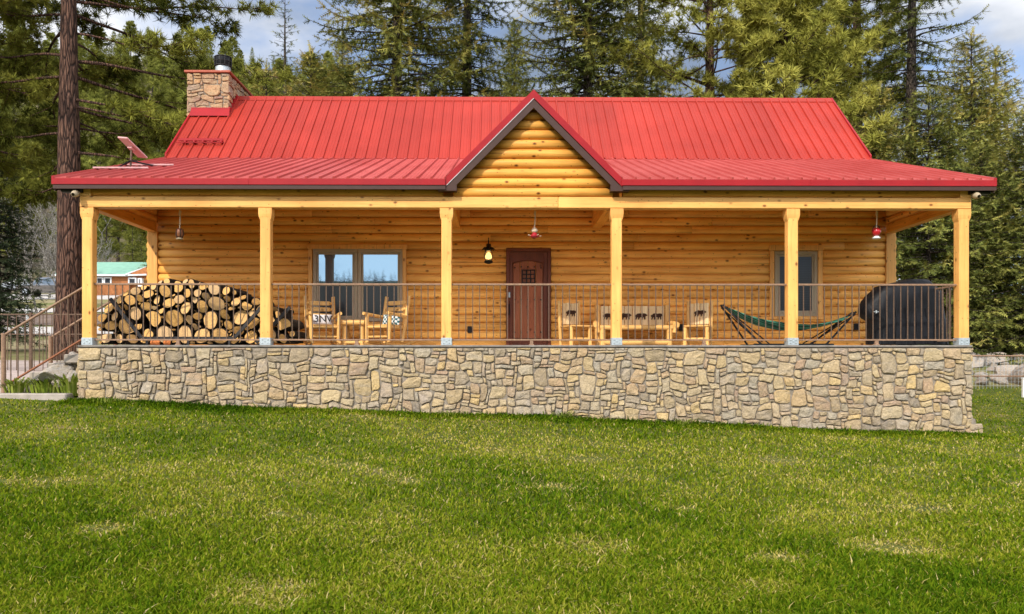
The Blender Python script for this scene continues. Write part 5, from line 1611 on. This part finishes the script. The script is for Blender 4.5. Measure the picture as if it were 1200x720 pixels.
# ridge wood behind the viewer, seen only mirrored in the window panes
rg = random.Random(6); nr = np.random.default_rng(6); items = []
for q in range(1300):
    x = rg.uniform(-130, 130); y = rg.uniform(-170, -70); z = Tz(x, y); h = rg.uniform(3, 7.5) * (1.25 if x > 0 else .6)
    for j in range(16):
        t = j / 16
        for s in range(3): a = rg.uniform(0, 6.28); items.append(((x, y, z + h * t), (math.cos(a), math.sin(a), -.2), h * .26 * (1 - t) + .25, .2))
V, ti = bake(items, SPRAYS_LO, nr); o = tri_mesh('ridge_wood', V, ti, M['bluespruce']); tag(o, 'far dark wood on the ridge mirrored in the window panes', 'wood', kind='stuff')

# ------------------------------------------------------------------ left yard: fence, boulders, plants, post
def bars(name, label, pts, zt, zb, gap, mat, posts=2.4):
    pass
fe = thing('iron_fence', 'low dark iron fence with thin bars crossing the left yard', 'fence', (at(-20, 19), 19, Tz(at(-20, 19), 19)))
fx0, fx1 = at(-60, 19), -7.75; o_ = Vector(fe.location)
zt = PZ(368, 19, -10); zb = PZ(446, 19, -10)
mb = MB(); mb.box(fx0 - o_.x, fx1 - o_.x, -.02, .02, zt - .03 - o_.z, zt + .0 - o_.z, .003); mb.box(fx0 - o_.x, fx1 - o_.x, -.012, .012, zt - .50 - o_.z, zt - .475 - o_.z, 0); mb.box(fx0 - o_.x, fx1 - o_.x, -.015, .015, zb - o_.z, zb + .03 - o_.z, 0); mb.build('rail', M['rail'], fe)
mb = MB(); x = fx1
while x > fx0:
    x -= .21; mb.box(x - .007 - o_.x, x + .007 - o_.x, -.007, .007, zb - o_.z, zt - o_.z, 0)
mb.build('bar', M['rail'], fe)
for u in (36, -30): 
    X = at(u, 19); mb = MB(); mb.box(X - .03 - o_.x, X + .03 - o_.x, -.03, .03, zb - .3 - o_.z, zt + .03 - o_.z, .006); mb.build('post', M['rail'], fe)
mb = MB()
for q in range(40): mb.box(fx0 - o_.x, fx1 - o_.x, .018, .022, zb + .03 + q * .035 - o_.z, zb + .033 + q * .035 - o_.z, 0) if q * .035 < zt - zb - .55 else None
mb.build('wire', M['rail'], fe)

def boulder_mesh(seed, nm='boulder', mat='boulder', sq=.75):
    bm = bmesh.new(); bmesh.ops.create_icosphere(bm, subdivisions=3, radius=1)
    rg = random.Random(seed); pl = [(Vector((rg.uniform(-1, 1), rg.uniform(-1, 1), rg.uniform(-1, 1))).normalized(), rg.uniform(.55, .85)) for _ in range(9)]
    for v in bm.verts:
        p = v.co
        for n, d in pl:
            h = p.dot(n)
            if h > d: p = p - n * (h - d) * .9
        p = p * (1 + .10 * noise.noise(p * 2.3 + Vector((seed, 0, 0))) + .03 * noise.noise(p * 8))
        v.co = Vector((p.x, p.y * .9, p.z * sq))
    me = bpy.data.meshes.new(nm); bm.to_mesh(me); bm.free(); me.materials.append(M[mat])
    at_ = me.attributes.new('rnd', 'FLOAT', 'FACE'); at_.data.foreach_set('value', [rg.random()] * len(me.polygons))
    o = bpy.data.objects.new(nm, me); COL.objects.link(o); return o
for sd, u, v, Y, s, lab in ((1, 68, 438, 14.95, (.46, .36, .34), 'pale boulder with a ledge, behind the tallest yard plants'), (2, 86, 428, 15.3, (.36, .32, .34), 'grey boulder tucked beside the end of the porch wall'), (3, 86, 444, 14.85, (.20, .18, .22), 'squarish boulder low against the end of the porch wall'), (4, 38, 452, 14.9, (.13, .12, .14), 'small upright boulder between two leafy plants'), (5, 75, 450, 14.75, (.22, .16, .16), 'low boulder half covered by the leafy plants')):
    o = boulder_mesh(sd); q = P(u, v, Y); o.location = q; o.scale = s; o.rotation_euler = (0, 0, sd * 1.3); tag(o, lab, 'boulder', 'boulders beside the stairs')
def blades(name, label, u, Y, h, w, n, seed, z=None, mat='lily', wid=.017):
    rg = np.random.default_rng(seed); x = at(u, Y); z = Tz(x, Y) if z is None else z
    az = rg.random(n) * 2 * np.pi; r = rg.random(n) ** .5 * w * .5; L_ = h * rg.uniform(.7, 1.2, n); ln = rg.uniform(.25, .9, n) * L_
    bx, by = r * np.cos(az), r * np.sin(az); fx, fy = np.cos(az), np.sin(az); sx, sy = -fy, fx
    def pt(s, sd, wd):
        return np.stack([bx + fx * ln * s * s + sx * wd * sd, by + fy * ln * s * s + sy * wd * sd, L_ * (s * 1.15 - .45 * s**3)], -1)
    a, b, c, d, e = pt(0, -1, wid * .7), pt(0, 1, wid * .7), pt(.5, -1, wid), pt(.5, 1, wid), pt(1, 0, 0)
    c2, d2 = pt(.8, -1, wid * .6), pt(.8, 1, wid * .6)
    V = np.stack([a, b, d, a, d, c, c, d, d2, c, d2, c2, c2, d2, e], 1).reshape(-1, 3)
    o = tri_mesh(name, V, np.repeat(np.clip(rg.normal(.45, .22, n), 0, 1), 5), M[mat]); o.location = (x, Y, z)
    tag(o, label, 'plant', 'leafy plants at the wall'); return o
zk = Tz(at(40, 14.9), 14.9)
blades('lily_plant', 'spiky leafed plant by the foot of the handrail post', 19, 14.85, .42, .40, 95, 1, zk)
blades('lily_plant', 'widest spiky leafed plant, in the middle of the bed', 55, 14.85, .42, .62, 150, 2, zk)
blades('lily_plant', 'tall spiky leafed plant against the porch wall end', 83, 14.8, .52, .42, 120, 3, zk)
for u, h, w, n, lab in ((126, .14, .55, 90, 'low dark weed clump at the wall near the stairs'), (660, .20, .30, 70, 'dark tuft of tall grass at the wall below the front door bench'), (800, .18, .5, 80, 'dark grass tuft at the wall below the bear chair'), (528, .13, .4, 60, 'small dark weed at the wall below a porch post')):
    blades('weed_clump', lab, u, 14.36, h, w, n, int(u), mat='lily', wid=.008)
q = P(32, 366, 52); mb = MB(); mb.box(-.08, .08, -.08, .08, -.4, 1.25, .02); mb.box(-.1, .1, -.1, .1, 1.252, 1.31, .02)
o = mb.build('marker_post', M['white']); o.location = (q.x, 52, Tz(q.x, 52)); tag(o, 'short white marker post beside the road beyond the iron fence', 'post')

# ------------------------------------------------------------------ pickup and parked car
kc = NT('pickup paint'); 
def paint(nm, c, c2=None):
    k = NT(nm)
    if c2:
        sp = k.new('ShaderNodeSeparateXYZ'); k.link(k.coord(), sp.inputs[0]); k.col(k.mix(k.ramp(sp.outputs[2], [(.98, 0), (.99, 1)]), c2, c))
    else: k.col(c)
    k.b.inputs['Coat Weight'].default_value = .1; return k.set(Roughness=.4)
M['pk'] = paint('two tone pickup paint', (.15, .17, .21), (.10, .085, .075)); M['cr'] = paint('white car paint', (.30, .32, .34))
M['bed'] = plain('dark pickup bed', (.02, .022, .025), .6); M['tyre'] = plain('tyre', (.018, .018, .018), .9); M['chrome'] = plain('chrome', (.55, .55, .55), .25, .9)
M['tail'] = plain('tail lamp red', (.35, .015, .01), .3); M['headl'] = plain('headlamp lens', (.7, .7, .68), .15)
def vehicle(name, label, cat, pickup=True, mat='pk'):
    t = thing(name, label, cat); W = .92
    mb = MB()   # lower body, nose towards -X
    if pickup: low = [(-2.7, .42), (-2.68, .95), (-1.35, 1.05), (-1.3, 1.06), (1.25, 1.06), (1.25, .42)]
    else: low = [(-2.25, .35), (-2.25, .75), (-1.2, .90), (1.5, .95), (2.2, .90), (2.25, .40)]
    mb.prism(low, -W, W); mb.build('body', M[mat], t)
    cab = [(-1.30, 1.062), (-.65, 1.70), (-.50, 1.76), (1.0, 1.76), (1.15, 1.70), (1.22, 1.062)] if pickup else [(-1.15, .91), (-.45, 1.38), (.75, 1.40), (1.55, .96)]
    mb = MB(); n = len(cab)
    zt = max(z for _, z in cab); zb_ = cab[0][1]
    vs = []
    for sy in (-1, 1):
        for x, z in cab: vs.append((x, sy * (W - .03 - .16 * (z - zb_) / (zt - zb_)), z))
    mb.add(vs, [list(range(n)), list(range(2 * n - 1, n - 1, -1))] + [(i, i + n, (i + 1) % n + n, (i + 1) % n) for i in range(n)])
    mb.build('cab', M[mat], t)
    wins = [[(-.98, 1.12), (-.56, 1.62), (-.18, 1.64), (-.18, 1.12)], [(-.08, 1.12), (-.08, 1.64), (.95, 1.64), (1.08, 1.12)]] if pickup else [[(-.92, .96), (-.42, 1.30), (.08, 1.32), (.08, .96)], [(.16, .96), (.16, 1.32), (.68, 1.32), (1.2, .98)]]
    for wn in wins:
        for sy in (-1, 1):
            vs = [(x, sy * (W - .022 - .16 * (z - zb_) / (zt - zb_)), z) for x, z in wn]; vs2 = [(x, y - sy * .012, z) for x, y, z in vs]
            mb = MB(); mb.add(vs + vs2, [list(range(4)), list(range(7, 3, -1))] + [(i, i + 4, (i + 1) % 4 + 4, (i + 1) % 4) for i in range(4)]); mb.build('window', M['carglass'], t)
    if pickup:
        mb = MB()
        mb.box(1.27, 3.1, -W + .02, -W + .07, .45, 1.03, .01); mb.box(1.27, 3.1, W - .07, W - .02, .45, 1.03, .01); mb.box(1.27, 3.1, -W + .07, W - .07, .45, .60, .01); mb.box(3.04, 3.1, -W + .07, W - .07, .6, 1.03, .01)
        mb.box(1.30, 1.38, -W + .1, W - .1, .62, 1.5, .01)
        mb.build('cargo_bed', M['bed'], t)
    wx = (-1.75, 2.15) if pickup else (-1.45, 1.4); wr_ = .40 if pickup else .32
    for x in wx:
        for sy in (-1, 1):
            mb = MB(); mb.tube([(x, sy * (W - .24), wr_), (x, sy * (W + .012), wr_)], wr_, 20); w = mb.build('wheel', M['tyre'], t)
            mb = MB(); mb.tube([(x, sy * (W + .005), wr_), (x, sy * (W + .022), wr_)], wr_ * .58, 14); mb.build('rim', M['chrome'], w)
    xf, xr = low[0][0], 3.1 if pickup else low[-1][0]
    for sy in (-1, 1):
        mb = MB(); mb.box(xf - .02, xf + .05, sy * .6 - .18, sy * .6 + .18, .66, .82, .02); mb.build('headlight', M['headl'], t)
        mb = MB(); mb.box(xr - .03, xr + .02, sy * .78 - .09, sy * .78 + .09, .66, .95, .02); mb.build('taillight', M['tail'], t)
    mb = MB(); mb.box(xf - .08, xf + .06, -W + .02, W - .02, .42, .58, .03); mb.box(xr - .04, xr + .1, -W + .02, W - .02, .42, .56, .03); mb.build('bumper', M['chrome'], t)
    return t
Yv = 77.0
tk = vehicle('pickup_truck', 'two tone grey blue pickup with dark cargo bed parked beyond the road', 'pickup truck')
tk.location = (at(57, Yv), Yv, PZ(347.5, Yv, -44)); tk.rotation_euler = (0, 0, R(-4)); tk.scale = (1.0, 1, 1.0)
cr = vehicle('parked_car', 'pale car mostly hidden by the dark spruce, beside the pickup', 'car', False, 'cr')
cr.location = (at(22, 84), 84, PZ(343, 84, -50)); cr.rotation_euler = (0, 0, R(6))
# parking ground under them
tag(grid_mesh('parking_ground', np.linspace(-62, -36, 20), np.linspace(73, 88, 8), lambda X, Y: np.interp(Y, [73, 88], [PZ(349, 73, -44) - .35, PZ(345, 88, -48)]) + 0 * X, M['road'], dz=-.02), kind='structure')

# ------------------------------------------------------------------ green roofed house up the slope
Yh_ = 86.0
hz_ = PZ(347, Yh_, -42); hx0, hx1 = at(66, Yh_), at(152, Yh_)
gh = thing('green_roof_house', 'orange brown house with a pale green metal roof up the slope', 'house', ((hx0 + hx1) / 2, Yh_, hz_))
o_ = Vector(gh.location)
M['hw'] = plain('orange stained siding', (.36, .135, .045), .7, 0, .2, 3); M['gr'] = plain('pale green roof steel', (.20, .37, .27), .5, 0, .15, 2); M['dark'] = plain('dark window', (.02, .022, .026), .15)
def LX(u): return at(u, Yh_) - o_.x
def LZ_(v): return PZ(v, Yh_, -42) - o_.z
mb = MB(); mb.box(LX(70), LX(152), 0, 7.5, -1.5, LZ_(323), 0); mb.box(LX(152) + .01, LX(172), .4, 7.2, -1.5, LZ_(321), 0)
mb.prism([(LX(149), LZ_(322.5)), (LX(172.5), LZ_(322.5)), (LX(171), LZ_(313))], .02, 7)
wl_ = mb.build('wall', M['hw'], gh)
mb = MB()
zr_, ze_ = LZ_(308.5) , LZ_(322.5)
# roof slope facing the camera, with thickness
def slab(pts, th):
    n = len(pts); mb.add([tuple(p) for p in pts] + [(p[0], p[1], p[2] - th) for p in pts], [list(range(n)), list(range(2 * n - 1, n - 1, -1))] + [(i, (i + 1) % n, (i + 1) % n + n, i + n) for i in range(n)])
sc_ = (Yh_ + 4) / Yh_
slab([(LX(64), -.5, ze_), (LX(150), -.5, ze_), (LX(170) * 1.0 , 3.6, zr_ + .55), (LX(76), 3.6, zr_ + .55)], .12)
slab([(LX(76), 3.62, zr_ + .55), (LX(170), 3.62, zr_ + .55), (LX(160), 8, ze_), (LX(70), 8, ze_)], .12)
mb.build('roof', M['gr'], gh)
mb = MB(); mb.box(LX(64), LX(149.5), -.56, -.50, ze_ - .17, ze_ + .02, .01)
a, b = Vector((LX(150), -.55, ze_ - .02)), Vector((LX(170) + .05, 3.55, zr_ + .53))
mb.tube([a, b], .10, 4); mb.tube([(LX(148), -.3, LZ_(323.3)), (LX(173), -.3, LZ_(322.5))], .12, 4); mb.build('white_trim', M['white'], gh)
for ua, ub, va, vb in ((113, 121.5, 325, 333.5), (122, 131, 325, 333.5), (150.5, 160, 325.5, 333.5), (162, 166.5, 326, 336)):
    mb = MB(); xa, xb, za, zb = LX(ua), LX(ub), LZ_(vb), LZ_(va); y = -.05 if ua < 150 else -.08 if False else -.05
    frame_ring(mb, xa, xb, za, zb, .14, y - .05, .42); w = mb.build('window', M['white'], gh)
    mb = MB(); mb.box(xa + .12, xb - .12, y + .0, y + .04, za + .12, zb - .12, 0); mb.build('pane', M['dark'], w)

# ------------------------------------------------------------------ wire fence and rock bank at the other end
Yf = 22.5
X0, X1 = 7.6, at(1330, Yf)
wf = thing('wire_fence', 'wire mesh fence with rusty rails in front of the rock pile', 'fence', (X0, Yf, Tz(10.5, Yf)))
zt, zm, zb = PZ(416.5, Yf, 12), PZ(440.5, Yf, 12), PZ(466, Yf, 12)
o_ = Vector(wf.location)
for z_, r_ in ((zt, .022), (zm, .016)): mb = MB(); mb.tube([(0, 0, z_ - o_.z), (X1 - X0, .3, z_ - .03 - o_.z)], r_, 8); mb.build('rail', M['railwood'], wf)
mb = MB(); n = int((X1 - X0) / .105)
for q in range(n): x = q * .105; mb.box(x - .003, x + .003, -.003 + .3 * q / n, .003 + .3 * q / n, zb - o_.z, zt - o_.z, 0)
for q in range(11):
    z = zb + (zt - zb) * q / 11 - o_.z; mb.tube([(0, 0, z), (X1 - X0, .3, z)], .0032, 4, caps=False)
mb.build('wire_mesh', M['galv'], wf)
for u in (1262, 1330): mb = MB(); x = at(u, Yf) - X0; mb.box(x - .04, x + .04, -.04 + .2, .04 + .2, zb - .3 - o_.z, zt + .03 - o_.z, .01); mb.build('post', M['rail'], wf)
q = P(1200, 468, 21.3); mb = MB(); mb.box(-.045, .045, -.045, .045, -.3, .50, .012); mb.box(-.055, .055, -.055, .055, .502, .53, .012)
o = mb.build('white_post', M['white']); o.location = (q.x, 21.3, Tz(q.x, 21.3)); tag(o, 'white post on the grass in front of the wire fence', 'post')
rb = [boulder_mesh(20 + i, 'bank_rock', 'rock', .7) for i in range(6)]
rg = random.Random(5); spots = []; tries = 0
while len(spots) < 115 and tries < 6000:
    tries += 1; Y = rg.uniform(22.9, 27.6); x = rg.uniform(8.3, 18.0); s = rg.choice((.14, .18, .22, .26, .32, .40, .5))
    if any((x - a)**2 + (Y - b)**2 < ((s + c) * .72)**2 for a, b, c in spots): continue
    spots.append((x, Y, s))
for i, (x, Y, s) in enumerate(spots):
    o = rb[i] if i < 6 else rb[i % 6].copy()
    if i >= 6: COL.objects.link(o)
    o.location = (x, Y, Tz(x, Y) + s * .25); o.scale = (s * rg.uniform(.9, 1.3), s, s * rg.uniform(.75, 1.1)); o.rotation_euler = (rg.uniform(-.4, .4), rg.uniform(-.4, .4), rg.uniform(0, 6.28))
    tag(o, ('large' if s > .35 else 'fist to head sized' if s < .2 else 'middling') + ' pinkish grey rock in the rock pile behind the wire fence', 'rock', 'rocks of the bank behind the wire fence')

# ------------------------------------------------------------------ sky, sun, camera
SUN_EL, SUN_AZ = R(38), R(-28)      # azimuth measured from the direction behind the viewer (-Y), towards -X
w = bpy.data.worlds.new('World'); SC.world = w; w.use_nodes = True
nt = w.node_tree; bg = nt.nodes['Background']
sk = nt.nodes.new('ShaderNodeTexSky'); sk.sky_type = 'NISHITA'; sk.sun_disc = False
sd = Vector((-math.sin(-SUN_AZ) * math.cos(SUN_EL), -math.cos(SUN_AZ) * math.cos(SUN_EL), math.sin(SUN_EL)))
sk.sun_elevation = SUN_EL; sk.sun_rotation = math.atan2(sd.x, sd.y)
sk.altitude = 2200; sk.air_density = 1.0; sk.dust_density = 1.0; sk.ozone_density = 2.0
tc = nt.nodes.new('ShaderNodeTexCoord')
mp = nt.nodes.new('ShaderNodeMapping'); mp.inputs['Scale'].default_value = (1, 1, 2.2); mp.inputs['Location'].default_value = (.3, .0, .0)
nt.links.new(tc.outputs['Generated'], mp.inputs[0])
n1 = nt.nodes.new('ShaderNodeTexNoise'); n1.inputs['Scale'].default_value = 3.2; n1.inputs['Detail'].default_value = 7; n1.inputs['Roughness'].default_value = .55; n1.inputs['Distortion'].default_value = .3
nt.links.new(mp.outputs[0], n1.inputs['Vector'])
cr_ = nt.nodes.new('ShaderNodeValToRGB'); cr_.color_ramp.elements[0].position = .30; cr_.color_ramp.elements[1].position = .47
nt.links.new(n1.outputs[0], cr_.inputs[0])
n2 = nt.nodes.new('ShaderNodeTexNoise'); n2.inputs['Scale'].default_value = 3.6; n2.inputs['Detail'].default_value = 6
nt.links.new(mp.outputs[0], n2.inputs['Vector'])
c2 = nt.nodes.new('ShaderNodeValToRGB'); c2.color_ramp.elements[0].position = .38; c2.color_ramp.elements[0].color = (2.2, 2.8, 3.9, 1); c2.color_ramp.elements[1].position = .62; c2.color_ramp.elements[1].color = (8.2, 8.4, 8.8, 1)
nt.links.new(n2.outputs[0], c2.inputs[0])
mx = nt.nodes.new('ShaderNodeMix'); mx.data_type = 'RGBA'
nt.links.new(cr_.outputs[0], mx.inputs[0]); nt.links.new(sk.outputs[0], mx.inputs[6])
sp_ = nt.nodes.new('ShaderNodeSeparateXYZ'); nt.links.new(tc.outputs['Generated'], sp_.inputs[0])
mr = nt.nodes.new('ShaderNodeMapRange'); mr.inputs['From Min'].default_value = .75; mr.inputs['From Max'].default_value = -.75; mr.inputs['To Min'].default_value = .60; mr.inputs['To Max'].default_value = 2.1  # unseen sky behind the viewer brightened as fill for the shaded front
nt.links.new(sp_.outputs[1], mr.inputs[0])
ml = nt.nodes.new('ShaderNodeMix'); ml.data_type = 'RGBA'; ml.blend_type = 'MULTIPLY'; ml.inputs[0].default_value = 1
nt.links.new(c2.outputs[0], ml.inputs[6]); nt.links.new(mr.outputs[0], ml.inputs[7])
nt.links.new(ml.outputs[2], mx.inputs[7])
nt.links.new(mx.outputs[2], bg.inputs[0]); bg.inputs[1].default_value = .13
sun = bpy.data.lights.new('sun', 'SUN'); sun.energy = 2.7; sun.angle = R(.55); sun.color = (1, .93, .82)
so = bpy.data.objects.new('sun', sun); COL.objects.link(so); so.rotation_euler = (-sd).to_track_quat('-Z', 'Y').to_euler()
cam = bpy.data.cameras.new('camera'); co = bpy.data.objects.new('camera', cam); COL.objects.link(co)
cam.sensor_width = 36; cam.lens = 36 * F / 1200; cam.shift_x = (600 - CX) / 1200; cam.shift_y = (CY - 360) / 1200
co.location = (0, 0, CAMZ); co.rotation_euler = (R(90), 0, -YAW); cam.clip_end = 2000; cam.clip_start = .05
SC.camera = co
SC.view_settings.view_transform = 'Standard'; SC.view_settings.look = 'None'; SC.view_settings.exposure = .70; SC.view_settings.gamma = 1
SC.cycles.max_bounces = 6; SC.cycles.diffuse_bounces = 4; SC.cycles.transmission_bounces = 4; SC.cycles.use_denoising = True
SC.cycles.use_adaptive_sampling = True; SC.cycles.adaptive_threshold = .012
